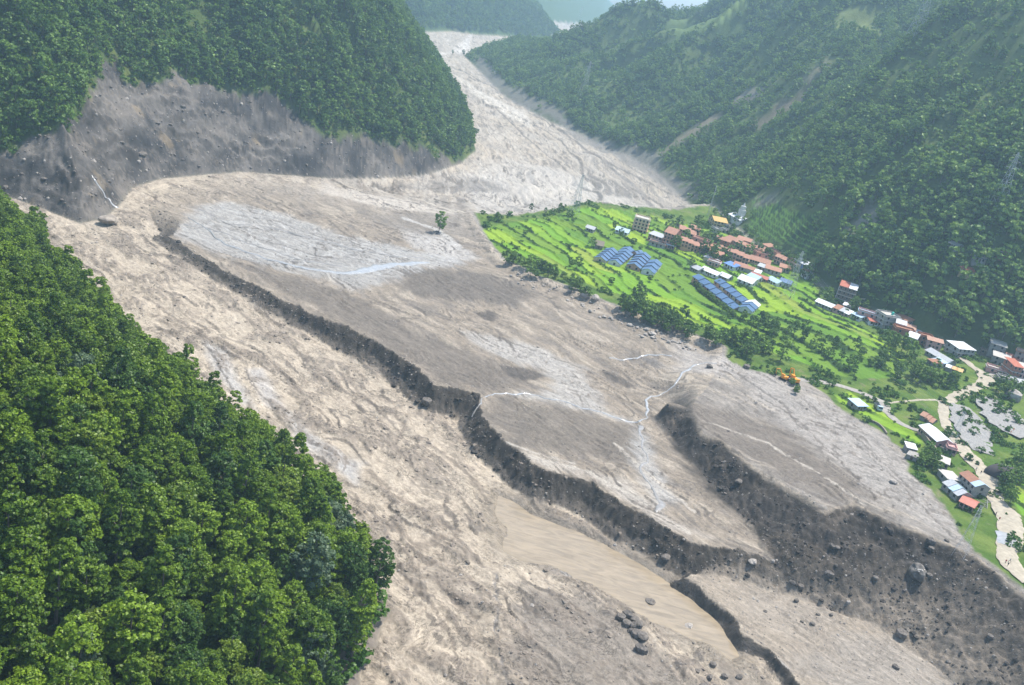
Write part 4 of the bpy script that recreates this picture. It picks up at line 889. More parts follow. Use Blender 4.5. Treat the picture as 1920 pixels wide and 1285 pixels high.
def house(name, label, cat, loc, yaw, L, W, st, wall, roof, rtype="gable", group=None, nw=None, rise=None, units=1, drop=0.0, ends=True, sh=2.45, door=True, bands=False, tank=False, parapet=True, rest_roof=None, sink=1.6, awning=False):
    """house with its own wall, roof, windows and door; units > 1 steps attached units along its length"""
    W = W * (1.0 if group == tera else .86)
    t = empty(name, loc, yaw); tagged(t, label, cat, group)
    ul = L / units; H = st * sh
    for u in range(units):
        xc = -L / 2 + ul * (u + .5); dz = -drop * (u - (units - 1) / 2); rs_ = (W * .22 if rise is None else rise)
        parts = [box(xc - ul / 2 + .01 * (u % 2), xc + ul / 2 - .01 * (u % 2), -W / 2, W / 2, -sink - 1.2, H + dz)]
        if rtype == "gable":
            for ex in (xc - ul / 2 + .05, xc + ul / 2 - .35):
                c = [(ex, -W / 2, H + dz), (ex, W / 2, H + dz), (ex, 0, H + dz + rs_), (ex + .3, -W / 2, H + dz), (ex + .3, W / 2, H + dz), (ex + .3, 0, H + dz + rs_)]
                parts.append((c, [(0, 2, 1), (3, 4, 5), (0, 3, 5, 2), (1, 2, 5, 4)]))
        me = mesh_from("wall", *joinp(parts), [M[wall if isinstance(wall, str) else wall[u % len(wall)]]]); mobj("wall", me, t)
        rm = M[roof if isinstance(roof, str) else roof[u % len(roof)]]
        if rtype == "gable":
            ge = gable(ul, W, H + dz + .02, rs_, .35 if units > 1 else .6); ge = ([(a + xc, b, c + .04 * (u % 2)) for a, b, c in ge[0]], ge[1])
            mobj("roof", mesh_from("roof", *ge, [rm]), t)
        elif rtype == "shed":
            h = rs_; x0, x1, y = xc - ul / 2 - .4, xc + ul / 2 + .4, W / 2 + .6
            co = [(x0, -y, H + dz + .05), (x1, -y, H + dz + .05), (x1, y, H + dz + h), (x0, y, H + dz + h)]; co = co + [(a, b, c + .15) for a, b, c in co]
            mobj("roof", mesh_from("roof", co, box(0, 1, 0, 1, 0, 1)[1], [rm]), t)
        else:
            ps = [box(xc - ul / 2 - .45, xc + ul / 2 + .45, -W / 2 - .45, W / 2 + .45, H + dz + .01, H + dz + .3)]
            mobj("roof", mesh_from("roof", *joinp(ps), [rm]), t)
            if parapet:
                p = []
                for (a, b, c, d) in ((-ul / 2, ul / 2, -W / 2, -W / 2 + .22), (-ul / 2, ul / 2, W / 2 - .22, W / 2), (-ul / 2, -ul / 2 + .22, -W / 2 + .23, W / 2 - .23), (ul / 2 - .22, ul / 2, -W / 2 + .23, W / 2 - .23)): p.append(box(xc + a, xc + b, c, d, H + dz + .31, H + dz + 1.15))
                mobj("parapet", mesh_from("parapet", *joinp(p), [M[wall if isinstance(wall, str) else wall[0]]]), t)
    if bands:
        for s in range(1, st): mobj("floor_band", mesh_from("floor_band", *box(-L / 2 - .5, L / 2 + .5, -W / 2 - .5, W / 2 + .5, s * sh - .16, s * sh + .14), [M[bands]]), t)
    nw = max(1, int(L / 4.2)) if nw is None else nw
    if nw:
        wm = window_mesh(1.15, 1.35)
        for s in range(st):
            for k in range(nw):
                x = -L / 2 + L * (k + .5) / nw; dz = -drop * ((min(units - 1, int((x + L / 2) / ul))) - (units - 1) / 2) if units > 1 else 0
                for sg in (-1, 1):
                    w = mobj("window", wm, t, (x, sg * (W / 2 + .0), s * sh + .95 + dz), 0 if sg < 0 else math.pi)
            if ends:
                for k in range(max(1, int(W / 4))):
                    y = -W / 2 + W * (k + .5) / max(1, int(W / 4))
                    for sg in (-1, 1):
                        dz = -drop * (0 if sg < 0 else units - 1) + drop * (units - 1) / 2
                        mobj("window", wm, t, (sg * L / 2, y, s * sh + .95 + dz), -math.pi / 2 if sg < 0 else math.pi / 2)
    if door:
        mobj("door", mesh_from("door", *box(-.5, .5, -W / 2 - .08, -W / 2 + .02, 0, 2.1), [M['wood']]), t)
        if nw and nw % 2: t.children[-1].location.x = L / nw * .5
    if tank:
        mobj("water_tank", mesh_from("water_tank", *joinp([tube((L * .25, 0, H + .3), (L * .25, 0, H + 1.9), .8, .8, 10), tube((L * .25, 0, H + 1.9), (L * .25, 0, H + 2.3), .8, .25, 10)]), [M['turq']]), t)
    return t
def yaw_of(p, q):
    a, b = hit(*p), hit(*q); return math.atan2(b.y - a.y, b.x - a.x), (a + b) / 2, (b - a).length
def H2(name, label, cat, p, q, W, st, wall, roof, **k):
    """a house laid along the ground line between two photo pixels"""
    y, c, L = yaw_of(p, q); L = k.pop('L', L)
    c = Vector((c.x, c.y, float(np.min(lut(GZ, [c.x - 2, c.x + 2, c.x], [c.y, c.y, c.y + 2])))))
    return house(name, label, cat, c, y, max(L, 4), W, st, wall, roof, **k)
tera = "terracotta plastered buildings of the village"
blue = "blue-roofed stepped row houses"
H2("row_house", "stepped row house with blue tin roof, first of the group in the open rice fields", "house", (1124, 491), (1146, 478), 9, 1, ('cream', 'salmon'), 'tin_blue', units=5, drop=-.5, nw=5, group=blue)
H2("row_house", "stepped row house with blue tin roof, second in the open rice fields", "house", (1151, 498), (1174, 481), 9, 1, ('white', 'salmon'), 'tin_blue', units=5, drop=-.6, nw=5, group=blue)
H2("row_house", "stepped row house with blue tin roof, third in the open rice fields", "house", (1186, 506), (1206, 487), 10, 1, 'salmon', 'tin_blue', units=5, drop=-.6, nw=5, group=blue)
H2("row_house", "short white-gabled house with blue tin roof beside the grassy bank", "house", (1213, 516), (1228, 499), 9, 1, 'white', 'tin_blue', units=3, drop=-.7, nw=3, group=blue)
H2("row_house", "small blue-roofed house tucked behind the second row in the rice fields", "house", (1166, 480), (1178, 473), 8, 1, 'white', 'tin_blue', units=2, drop=-.4, nw=2, group=blue)
H2("row_house", "small blue-roofed house tucked behind the third row in the rice fields", "house", (1188, 482), (1200, 477), 8, 1, 'salmon', 'tin_blue', units=2, drop=-.4, nw=2, group=blue)
H2("row_house", "long front terrace of blue-roofed row houses stepping down the hedge line", "house", (1306, 530), (1386, 580), 9.5, 1, ('salmon', 'white'), 'tin_blue', units=7, drop=.55, nw=9, group=blue)
H2("row_house", "long rear terrace of blue-roofed row houses behind the hedge row", "house", (1346, 538), (1410, 578), 9.5, 1, ('salmon', 'cream'), 'tin_blue', units=6, drop=.55, nw=8, group=blue)
H2("row_house", "white-gabled blue-roofed house at the lower end of the long terraces", "house", (1396, 586), (1412, 574), 9, 1, 'white', ('tin_blue', 'tin_blue', 'tin_white'), units=3, drop=-.4, nw=2, group=blue)
tera = "terracotta plastered buildings of the village"
H2("village_house", "tall four-storey peach building at the head of the terracotta block", "house", (1246, 458), (1264, 463), 13, 4, 'peach', 'tile', bands='tile', nw=3, group=tera)
H2("village_house", "three-storey peach block with tiled terraces behind the tall peach building", "house", (1268, 446), (1300, 452), 13, 3, 'peach', 'tile', bands='tile', nw=6, units=3, drop=.8, rtype="gable", rise=1.6, group=tera)
H2("village_house", "peach block with ochre end wall beside the big pale tree", "house", (1290, 444), (1308, 448), 10, 3, ('peach', 'ochre'), 'tile', bands='tile', nw=3, units=2, drop=.6, rtype="gable", rise=1.4, group=tera)
H2("village_house", "long two-storey peach wing stepping down in front of the big peach block", "house", (1272, 464), (1316, 472), 11, 2, 'peach', 'tile', bands='tile', nw=7, units=4, drop=.7, rtype="gable", rise=1.5, group=tera)
H2("village_house", "two-storey peach house standing alone below the dark trees", "house", (1327, 482), (1353, 488), 11, 2, 'salmon', 'tile', bands='tile', nw=5, units=2, drop=.5, rtype="gable", rise=1.4, group=tera)
H2("village_house", "two-storey peach house with pale gable beside a dark thicket", "house", (1366, 486), (1402, 494), 11, 2, 'peach', 'tile', bands='tile', nw=6, units=3, drop=.6, rtype="gable", rise=1.5, group=tera)
H2("village_house", "peach building half hidden behind trees, uphill of the pale gabled house", "house", (1378, 466), (1406, 474), 10, 2, 'peach', 'tile', nw=5, units=3, drop=.5, rtype="gable", rise=1.3, group=tera)
H2("village_house", "small peach building with a dark opening at its end", "house", (1418, 478), (1432, 482), 9, 2, 'salmon', 'tile', nw=2, group=tera)
H2("village_house", "long low arcaded house with brown roof under the peach buildings", "house", (1406, 490), (1442, 500), 9, 1, 'peach', 'tile', nw=8, group=tera)
H2("village_house", "peach house in the trees next to the lattice pylon", "house", (1454, 492), (1474, 498), 10, 2, 'peach', 'tile', nw=4, units=2, drop=.4, rtype="gable", rise=1.3, group=tera)
H2("village_house", "peach house with orange roof beside the blue and white hall", "house", (1480, 490), (1500, 496), 9, 1, 'salmon', 'tile', nw=3, group=tera)
H2("hall", "blue-walled hall with long white roof at the edge of the forest", "hall", (1498, 489), (1525, 498), 9, 1, 'bluewall', 'tin_white', nw=5)
H2("village_house", "small white and brown ruined house below the blue-walled hall", "house", (1507, 517), (1518, 521), 7, 2, 'white', 'tin_rust', rtype="shed", nw=2)
H2("village_house", "four-storey cream building with red bands on the bright field corner", "house", (1186, 428), (1212, 434), 13, 4, 'cream', 'slab', rtype="flat", bands='salmon', nw=4)
H2("village_house", "white house with pale blue tin roof beside the cream four-storey building", "house", (1156, 434), (1178, 441), 9, 1, 'white', 'tin_pale', nw=4)
H2("village_house", "small grey stone house in the far rice field", "house", (1100, 431), (1114, 436), 7, 1, 'grey', 'tin_grey', nw=2)
H2("hut", "thatched grey hut standing in the rice field by a round tree", "hut", (1115, 463), (1129, 466), 6, 1, 'plinth', 'thatch', nw=0, rise=2.2)
H2("village_house", "pinkish two-storey house with tin roof in front of the peach tower", "house", (1218, 449), (1243, 456), 10, 2, 'salmon', 'tin_grey', nw=4, rtype="shed", rise=1.0)
H2("shed", "small tin shed between the pinkish house and the peach wing", "shed", (1248, 463), (1262, 467), 7, 1, 'salmon', 'tin_pale', nw=2, rtype="shed", rise=.8)
H2("shed", "pair-roofed pale shed in the field below the lone peach house", "shed", (1322, 489), (1343, 495), 6, 1, 'cream', ('tin_grey', 'tin_white'), units=2, drop=.5, nw=0, rtype="shed", rise=.8)
H2("shed", "dark blue solar-roofed shed below the pale gabled house", "shed", (1361, 500), (1380, 508), 7, 1, 'white', 'bluewall', nw=2, rtype="shed", rise=1.2)
H2("shed", "two-part tin shed with brown and white roofs above the white sheds", "shed", (1399, 510), (1425, 517), 7, 1, 'grey', ('tin_rust', 'tin_white'), units=2, drop=.5, nw=0, rtype="shed", rise=.8)
ws = "white-roofed sheds in the middle of the fields"
H2("shed", "grey-white shed at the upper end of the shed row by a dark tree", "shed", (1299, 506), (1314, 513), 8, 1, 'grey', 'tin_grey', nw=2, group=ws)
H2("shed", "bright white shed, second from the upper end of the shed row", "shed", (1318, 511), (1348, 521), 8, 1, 'white', 'tin_white', nw=4, group=ws)
H2("shed", "pale shed in the middle of the shed row", "shed", (1352, 520), (1368, 527), 8, 1, 'grey', 'tin_white', nw=2, group=ws)
H2("shed", "large white shed at the lower end of the shed row", "shed", (1388, 527), (1414, 537), 12, 1, 'white', 'tin_white', nw=3, group=ws)
H2("shed", "light blue roofed shed between the white and the red roofs", "shed", (1406, 523), (1424, 530), 8, 1, 'white', 'tin_pale', nw=2)
H2("shed", "long low shed with red tin roof above the white sheds", "shed", (1408, 519), (1438, 530), 6, 1, 'brick', 'tin_red', nw=4)
H2("shed", "pale tin shed below the red-roofed shed", "shed", (1444, 529), (1462, 538), 8, 1, 'white', 'tin_pale', nw=2)
H2("shed", "blue-roofed shed beside the lattice pylon", "shed", (1463, 531), (1482, 538), 8, 1, 'grey', 'tin_blue', nw=2)
H2("monastery", "yellow monastery hall at the mud edge beside the mast", "monastery", (1332, 420), (1356, 424), 14, 2, 'cream', 'ochre', rtype="gable", rise=2.2, bands='ochre', nw=4)
t = H2("temple", "white temple with stepped tower above the stepped tea terraces", "temple", (1376, 408), (1400, 411), 12, 1, 'white', 'tin_white', rise=2.0, nw=3)
mobj("tower", mesh_from("tower", *joinp([box(-2.4, 2.4, -2, 2, 2.5, 9), box(-1.7, 1.7, -1.4, 1.4, 9, 12), tube((0, 0, 12), (0, 0, 15), 1.1, .1, 8)]), [M['white']]), t)
for k, (p, q) in enumerate([((1338, 432), (1348, 436)), ((1352, 434), (1362, 438)), ((1362, 428), (1370, 431))]):
    H2("ruined_house", ["roofless grey ruin nearest the monastery in the mud", "middle grey mud-filled ruin below the monastery", "upper grey ruin on the track to the white temple"][k], "ruin", p, q, 7, 1, 'grey', 'concrete', rtype="flat", nw=2, group="ruins in the mud below the monastery")
# packed small houses of the terracotta quarter, road and hillside hamlet
gh = np.random.default_rng(91)
def pack(pts, label, group, walls, roofs, st=(1, 2), L=(7, 12)):
    for (x, y) in pts:
        c = hit(x, y); yw = yaw_of((x - 12, y - 3), (x + 12, y + 3))[0] + gh.normal(0, .12)
        house("village_house", label, "house", c, yw, gh.uniform(*L), gh.uniform(6, 8.5), int(gh.integers(st[0], st[1] + 1)), walls[int(gh.integers(len(walls)))], roofs[int(gh.integers(len(roofs)))], rtype=("gable", "shed", "flat")[int(gh.integers(3))], group=group, nw=2, rise=1.2)
pack([(1312, 462), (1322, 470), (1338, 468), (1352, 462), (1360, 474), (1372, 462), (1392, 462), (1412, 468), (1424, 488), (1446, 484), (1438, 474)], "small brick-red house packed between the terracotta buildings", "small houses of the terracotta quarter", ('peach', 'salmon', 'brick'), ('tile', 'tin_rust', 'tile'), (1, 2))
pack([(1232, 462), (1338, 498), (1386, 505), (1432, 508), (1448, 512), (1470, 508), (1492, 502)], "small tin-roofed house at the field side of the terracotta quarter", "field-side houses of the terracotta quarter", ('salmon', 'grey', 'cream'), ('tin_rust', 'tin_grey', 'tile'), (1, 1))
pack([(1622, 600), (1690, 612), (1722, 634), (1730, 645), (1746, 652), (1690, 632)], "small weathered house in the roadside row", "small roadside houses", ('concrete', 'brick', 'pinkwall'), ('tin_rust', 'tin_grey', 'tin_pale'), (1, 2))
pack([(1866, 660), (1872, 684), (1905, 690), (1915, 676), (1868, 700), (1886, 718)], "small red-brown house beside the salmon brick building", "small houses beside the salmon brick building", ('brick', 'pinkwall', 'concrete'), ('tin_red', 'tin_rust', 'slab'), (1, 2))
pack([(1790, 466), (1832, 490), (1850, 530), (1880, 480), (1810, 512)], "tiny hamlet house peeping out of the wooded knoll", "hamlet houses on the wooded knoll", ('cream', 'brick', 'grey'), ('tin_red', 'tin_blue', 'tin_grey'), (1, 1), (6, 8))
# road side houses
H2("village_house", "four-storey dark brick building with concrete bands and red and white roof", "house", (1566, 562), (1597, 570), 12, 4, 'darkbrick', ('tin_red', 'tin_white'), rtype="shed", units=2, rise=1.4, bands='slab', nw=4, sh=2.7)
H2("village_house", "unfinished cream house frame beside the dark brick building", "house", (1602, 566), (1614, 571), 8, 2, 'cream', 'concrete', rtype="flat", nw=2)
H2("shed", "long white-roofed shed at the top of the roadside row", "shed", (1532, 571), (1562, 582), 8, 1, 'grey', 'tin_white', nw=5)
H2("village_house", "pink house with patched tin roofs below the dark brick building", "house", (1564, 582), (1594, 592), 9, 1, 'pinkwall', ('tin_rust', 'tin_grey', 'tin_white'), units=3, drop=.3, rtype="shed", rise=1.0, nw=4)
H2("village_house", "small white house behind the patched pink house", "house", (1582, 577), (1597, 582), 6, 1, 'white', 'tin_white', nw=2)
H2("shed", "pale blue tin shed above the grey three-storey house", "shed", (1600, 594), (1617, 602), 7, 1, 'white', 'tin_pale', nw=2, rtype="shed", rise=.8)
H2("village_house", "grey three-storey concrete house with flat roof and green tank", "house", (1643, 611), (1672, 613), 11, 3, 'grey', 'slab', rtype="flat", bands='slab', nw=2, tank=True)
H2("village_house", "small red and white house leaning against the grey three-storey house", "house", (1626, 606), (1642, 610), 7, 1, 'white', 'tin_red', nw=2, rtype="shed", rise=.8)
H2("village_house", "two-storey cream house with brown roof beside the grey three-storey house", "house", (1674, 618), (1712, 626), 9, 2, ('darkbrick', 'cream'), ('tin_grey', 'tin_rust'), units=2, drop=1.0, nw=4)
H2("village_house", "grey two-storey house with white gable roof below the brown roof", "house", (1700, 642), (1716, 648), 10, 2, 'grey', 'tin_white', nw=2)
H2("village_house", "grey-white terraced house with concrete frame beside the forest edge", "house", (1780, 664), (1812, 664), 11, 2, 'grey', 'tin_white', rtype="shed", rise=.9, bands='slab', nw=4)
H2("shed", "long dark grey roofed shed along the upper road", "shed", (1742, 665), (1782, 688), 8, 1, 'concrete', 'tin_grey', nw=5)
H2("shed", "light blue roofed shed in front of the long dark roofed shed", "shed", (1752, 680), (1770, 690), 8, 1, 'white', 'tin_pale', nw=2, rtype="shed", rise=1.0)
H2("shed", "low rust-roofed shack beside the light blue roof", "shed", (1744, 682), (1756, 690), 6, 1, 'concrete', 'tin_rust', nw=0, rtype="shed", rise=.6)
H2("shed", "low stall with orange tarpaulin and white sheet by the road bend", "stall", (1772, 693), (1802, 702), 5, 1, 'concrete', ('tin_white', 'tarp', 'tarp'), units=3, nw=0, rtype="shed", rise=.5, sh=2.3)
H2("ruined_house", "brown broken house on the slope above the road fork", "ruin", (1838, 658), (1856, 660), 7, 1, 'darkbrick', 'plinth', rtype="flat", nw=2)
H2("village_house", "house with bright red roof above the brick buildings", "house", (1884, 672), (1908, 676), 9, 1, 'concrete', 'tin_red', nw=3, tank=False)
H2("village_house", "salmon brick three-storey building with red roof parts at the picture edge", "house", (1882, 706), (1918, 710), 12, 3, ('brick', 'pinkwall'), ('tin_red', 'slab'), units=2, drop=1.2, rtype="shed", rise=1.2, bands='slab', nw=5)
H2("shed", "open grey shed below the salmon brick building", "shed", (1894, 720), (1924, 726), 7, 1, 'concrete', 'tin_grey', nw=0, rtype="shed", rise=.7)
# lower settlement
H2("hut", "small grey-blue hut with pale roof beside the side road", "hut", (1596, 764), (1616, 763), 7, 1, 'concrete', 'tin_pale', nw=2, rtype="shed", rise=.8)
H2("ruined_house", "collapsed house with rust-coloured tin roof in the green plot", "ruin", (1728, 784), (1752, 794), 8, 1, 'concrete', 'tin_rust', nw=0, rise=1.2, sh=1.6, units=3, drop=.5)
H2("village_house", "long pink building with white roof beside the road", "house", (1736, 812), (1768, 842), 9.5, 1, 'pinkwall', 'tin_white', nw=8, rise=1.6, sh=3.4)
H2("village_house", "small flat pink annex at the end of the long pink building", "house", (1774, 846), (1786, 850), 7, 1, 'pinkwall', 'pinkwall', rtype="flat", nw=2)
H2("shed", "small white-roofed shed at the mud edge", "shed", (1697, 845), (1711, 848), 5, 1, 'concrete', 'tin_white', nw=0, rtype="shed", rise=.6)
H2("ruined_house", "collapsed concrete building in the heap below the pink building", "ruin", (1748, 866), (1776, 876), 9, 1, 'concrete', 'slab', rtype="flat", nw=3, parapet=False)
H2("ruined_house", "flat grey slab of a buried house at the mud edge", "ruin", (1702, 855), (1720, 862), 7, 1, 'concrete', 'concrete', rtype="flat", nw=0, sh=1.6, parapet=False)
H2("village_house", "flat concrete-roofed house beside the road people", "house", (1764, 900), (1790, 902), 9, 1, 'concrete', 'slab', rtype="flat", nw=2, parapet=False)
H2("village_house", "two-storey house with rust and pale striped roof by the road", "house", (1806, 907), (1834, 934), 8, 2, 'concrete', ('tin_rust', 'tin_rust', 'tin_pale'), units=3, nw=4)
H2("shed", "grey tin-roofed house next to the red-roofed house", "shed", (1778, 916), (1806, 940), 9, 1, 'concrete', ('tin_grey', 'tin_pale', 'tin_grey'), units=3, drop=.3, nw=3)
H2("village_house", "house with clean red roof at the lower end of the settlement", "house", (1802, 944), (1826, 956), 9, 1, 'pinkwall', 'tin_red', nw=3, rise=1.0)
print("buildings", round(time.time() - T0, 1))
# ------------------------------------------------------------------ trees and bushes of the village terrace
vt_crown = []; vt_trunk = []
for k, (h, r_, sh) in enumerate([(6.5, 3.0, .5), (8, 2.6, .55), (5, 2.8, .5), (9.5, 3.4, .5), (6, 2.0, .7)]):
    P, Fq = leaf_cloud(720 + k, h, r_, 2.0, 44, 20, .8, sh, .28); vt_crown.append(mesh_from("crown", P, Fq, [M['leaf_mid']]))
    vt_trunk.append(mesh_from("trunk", *trunk_parts(740 + k, 2 + h * .4, .2, 2 + h * .8, 4, r_ * .6), [M['bark']]))
def vtree(p, label, group=None, s=1.0, k=0, name="village_tree", rz=0):
    e = empty(name, (p[0], p[1], p[2] - .2), rz, s); tagged(e, label, "tree", group); mobj("trunk", vt_trunk[k], e); mobj("crown", vt_crown[k], e); return e
gv = np.random.default_rng(77)
def grove(px_poly, n, label, group, smin=.6, smax=1.2, ks=(0, 1, 2, 4), along=None):
    """n single trees spread inside a photo outline on the ground"""
    xs = [p[0] for p in px_poly]; ys = [p[1] for p in px_poly]; got = 0; tries = 0; used = []
    while got < n and tries < n * 40:
        tries += 1; x, y = gv.uniform(min(xs), max(xs)), gv.uniform(min(ys), max(ys))
        if not inside(np.array([x]), np.array([y]), px_poly)[0]: continue
        p = hit(x, y)
        if any((p - q).length < 2.6 for q in used): continue
        used.append(p); vtree(p, label, group, gv.uniform(smin, smax), ks[int(gv.integers(len(ks)))], rz=gv.uniform(0, 6.28)); got += 1
grove([(938, 488), (965, 478), (1000, 492), (1040, 512), (1035, 528), (1000, 522), (950, 506)], 16, "tree in the grey-green thicket at the upper corner of the field edge", "upper thicket of the field edge", .6, 1.05)
grove([(1035, 520), (1080, 530), (1110, 548), (1100, 562), (1050, 540)], 12, "small tree in the thin belt between mud boulders and rice field", "thin tree belt of the field edge", .5, .85)
grove([(1150, 572), (1200, 570), (1250, 592), (1300, 612), (1360, 632), (1350, 660), (1290, 640), (1230, 618), (1165, 596)], 34, "tree in the long dense thicket along the lower field edge", "dense thicket of the lower field edge", .7, 1.3)
grove([(1360, 632), (1400, 640), (1460, 668), (1450, 690), (1390, 672)], 14, "tree at the muddy corner where the thicket meets the lower fields", "trees of the muddy field corner", .6, 1.1)
grove([(1385, 590), (1440, 610), (1520, 640), (1500, 655), (1420, 632), (1380, 606)], 14, "tree in the belt below the blue-roofed terraces", "tree belt below the blue terraces", .6, 1.1)
grove([(1500, 640), (1600, 650), (1640, 690), (1600, 720), (1540, 690)], 16, "tree among the scrubby lower terraces", "trees of the scrubby lower terraces", .5, 1.0)
grove([(1640, 640), (1700, 650), (1740, 700), (1800, 712), (1770, 735), (1690, 720), (1640, 690)], 27, "tree in the green hollow below the roadside houses", "trees of the green hollow", .6, 1.2)
grove([(1228, 420), (1300, 430), (1330, 455), (1450, 490), (1440, 502), (1330, 492), (1260, 470)], 26, "tree growing between the terracotta buildings", "trees between the terracotta buildings", .6, 1.2, (0, 1, 3))
grove([(1330, 400), (1350, 392), (1395, 400), (1400, 440), (1430, 470), (1400, 462), (1370, 440)], 16, "tree near the monastery and the temple path", "trees by the monastery", .6, 1.1)
grove([(1450, 480), (1520, 500), (1530, 540), (1480, 520)], 14, "tree around the lattice pylon below the blue-walled hall", "trees around the field pylon", .6, 1.1)
grove([(1520, 540), (1570, 555), (1640, 590), (1630, 602), (1560, 580)], 14, "tree beside the upper roadside houses", "trees beside the upper roadside houses", .5, 1.0)
grove([(1860, 720), (1920, 735), (1920, 760), (1870, 748)], 10, "tree on the slope above the gravel yard", "trees above the gravel yard", .6, 1.0)
grove([(1870, 890), (1900, 880), (1920, 900), (1900, 960), (1878, 930)], 10, "tree on the bank below the dark haystack", "trees below the haystack", .6, 1.0)
grove([(1720, 855), (1755, 862), (1758, 888), (1725, 884)], 9, "dark bushy tree beside the collapsed concrete building", "dark trees by the collapsed building", .6, .9, (2, 0))
grove([(1480, 722), (1500, 718), (1505, 735), (1488, 740)], 3, "small dark tree in the mud below the excavator", "trees below the excavator", .5, .7, (2,))
for p, lb, s, k in [((822, 436), "tall thin umbrella-crowned tree standing alone on the mud", 1.35, 1), ((931, 414), "small round tree alone on the mud near the field tip", .75, 4), ((995, 396), "thin sapling on the mud, first left of the field corner", .7, 4), ((1022, 402), "thin bare-looking sapling on the mud between two others", .6, 4), ((1050, 394), "thin sapling on the mud behind the field corner", .65, 4), ((1066, 412), "bushy dark tree on the far corner of the rice field", .8, 0), ((1074, 418), "low tree just inside the far corner of the rice field", .55, 2), ((1120, 394), "small round tree on the far edge of the rice field", .5, 2), ((893, 252), "lone bush at the tip of the wooded spur", .8, 2), ((984, 442), "round tree alone in the upper rice field", .55, 2), ((1108, 464), "round tree beside the thatched hut", .8, 0), ((1186, 462), "dark spreading tree in the rice field near the cream building", .8, 2), ((1200, 470), "small ball-shaped tree below the dark spreading tree", .5, 2), ((1067, 466), "tiny ball-shaped tree in the middle of the rice field", .45, 2), ((1080, 506), "tree in the rice field above the thin belt, larger one", .9, 0), ((1068, 500), "tree in the rice field above the thin belt, smaller one", .6, 1), ((1042, 520), "slim tree at the lower rice field edge", .6, 4), ((1145, 534), "ball-shaped tree in the lower rice field", .65, 2), ((1218, 528), "round tree below the short white-gabled house", .6, 2), ((1293, 505), "palm-like dark tree at the upper end of the white sheds", .8, 0), ((1345, 540), "small tree between the two blue terraces", .5, 1), ((1425, 655), "dark tree standing in the lower green field", .9, 0), ((1462, 678), "large leafy tree by the mud above the excavator", 1.2, 3), ((1790, 632), "big pale-crowned tree beside the road at the forest edge", 1.5, 3), ((1910, 872), "leafy tree leaning over the dark haystack", .9, 0), ((1150, 430), "tree beside the white house with pale blue roof", .6, 1), ((1162, 446), "tree in the field below the pale blue roof", .7, 1), ((868, 104), "lone tree on the far valley mud, nearer one", .9, 1), ((848, 102), "lone tree on the far valley mud, farther one", .7, 1)]:
    vtree(hit(*p), lb, None, s, k, name="lone_tree")
# bushes and bund weeds
def acc_v(X, Y, Z, g):
    gr = lut(green, X, Y); fl = lut(fld, X, Y); n = fbm(X / 18, Y / 18, 3, 751)
    p = np.where(fl > 0, 0.0, np.clip(.25 + .9 * n, .03, .9)); return (gr > .6) & (g.random(len(X)) < p) & (lut(d3, X, Y) < 3)
X, Y, Z, px, py, f = scatter(-60, 520, 330, 760, 3.4, acc_v, 1.5, seed=21)
road_x = []
stuff("bushes", bushes, X, Y, Z - .15, gv.uniform(0, 6.28, len(X)), gv.uniform(.45, 1.25, len(X)), gv.integers(0, 4, len(X)), "green bushes and weeds over the unfarmed terrace ground", "bushes")
bundv = bund * infld
def acc_b(X, Y, Z, g):
    return (lut(bundv, X, Y) > .35) & (g.random(len(X)) < .55 * sstep(-.25, .35, fbm(X / 24, Y / 24, 2, 753)) + .04)
X, Y, Z, px, py, f = scatter(-60, 420, 400, 760, 1.7, acc_b, .6, seed=22)
stuff("bund_weeds", bushes, X, Y, Z - .1, gv.uniform(0, 6.28, len(X)), gv.uniform(.22, .55, len(X)), gv.integers(0, 4, len(X)), "dark weeds lining the bunds between the rice paddies", "weeds")
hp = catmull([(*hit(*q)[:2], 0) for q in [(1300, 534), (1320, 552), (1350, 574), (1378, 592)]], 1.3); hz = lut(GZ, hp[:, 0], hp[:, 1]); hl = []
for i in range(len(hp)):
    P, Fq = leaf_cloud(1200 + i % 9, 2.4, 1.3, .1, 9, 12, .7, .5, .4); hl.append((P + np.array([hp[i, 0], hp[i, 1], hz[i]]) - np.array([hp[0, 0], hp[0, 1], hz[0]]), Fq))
o = mobj("hedge", mesh_from("hedge", *joinp(hl), [M['leaf_mid']]), None, (hp[0, 0], hp[0, 1], hz[0])); tagged(o, "thick dark hedge along the front of the long blue-roofed terrace", "hedge")
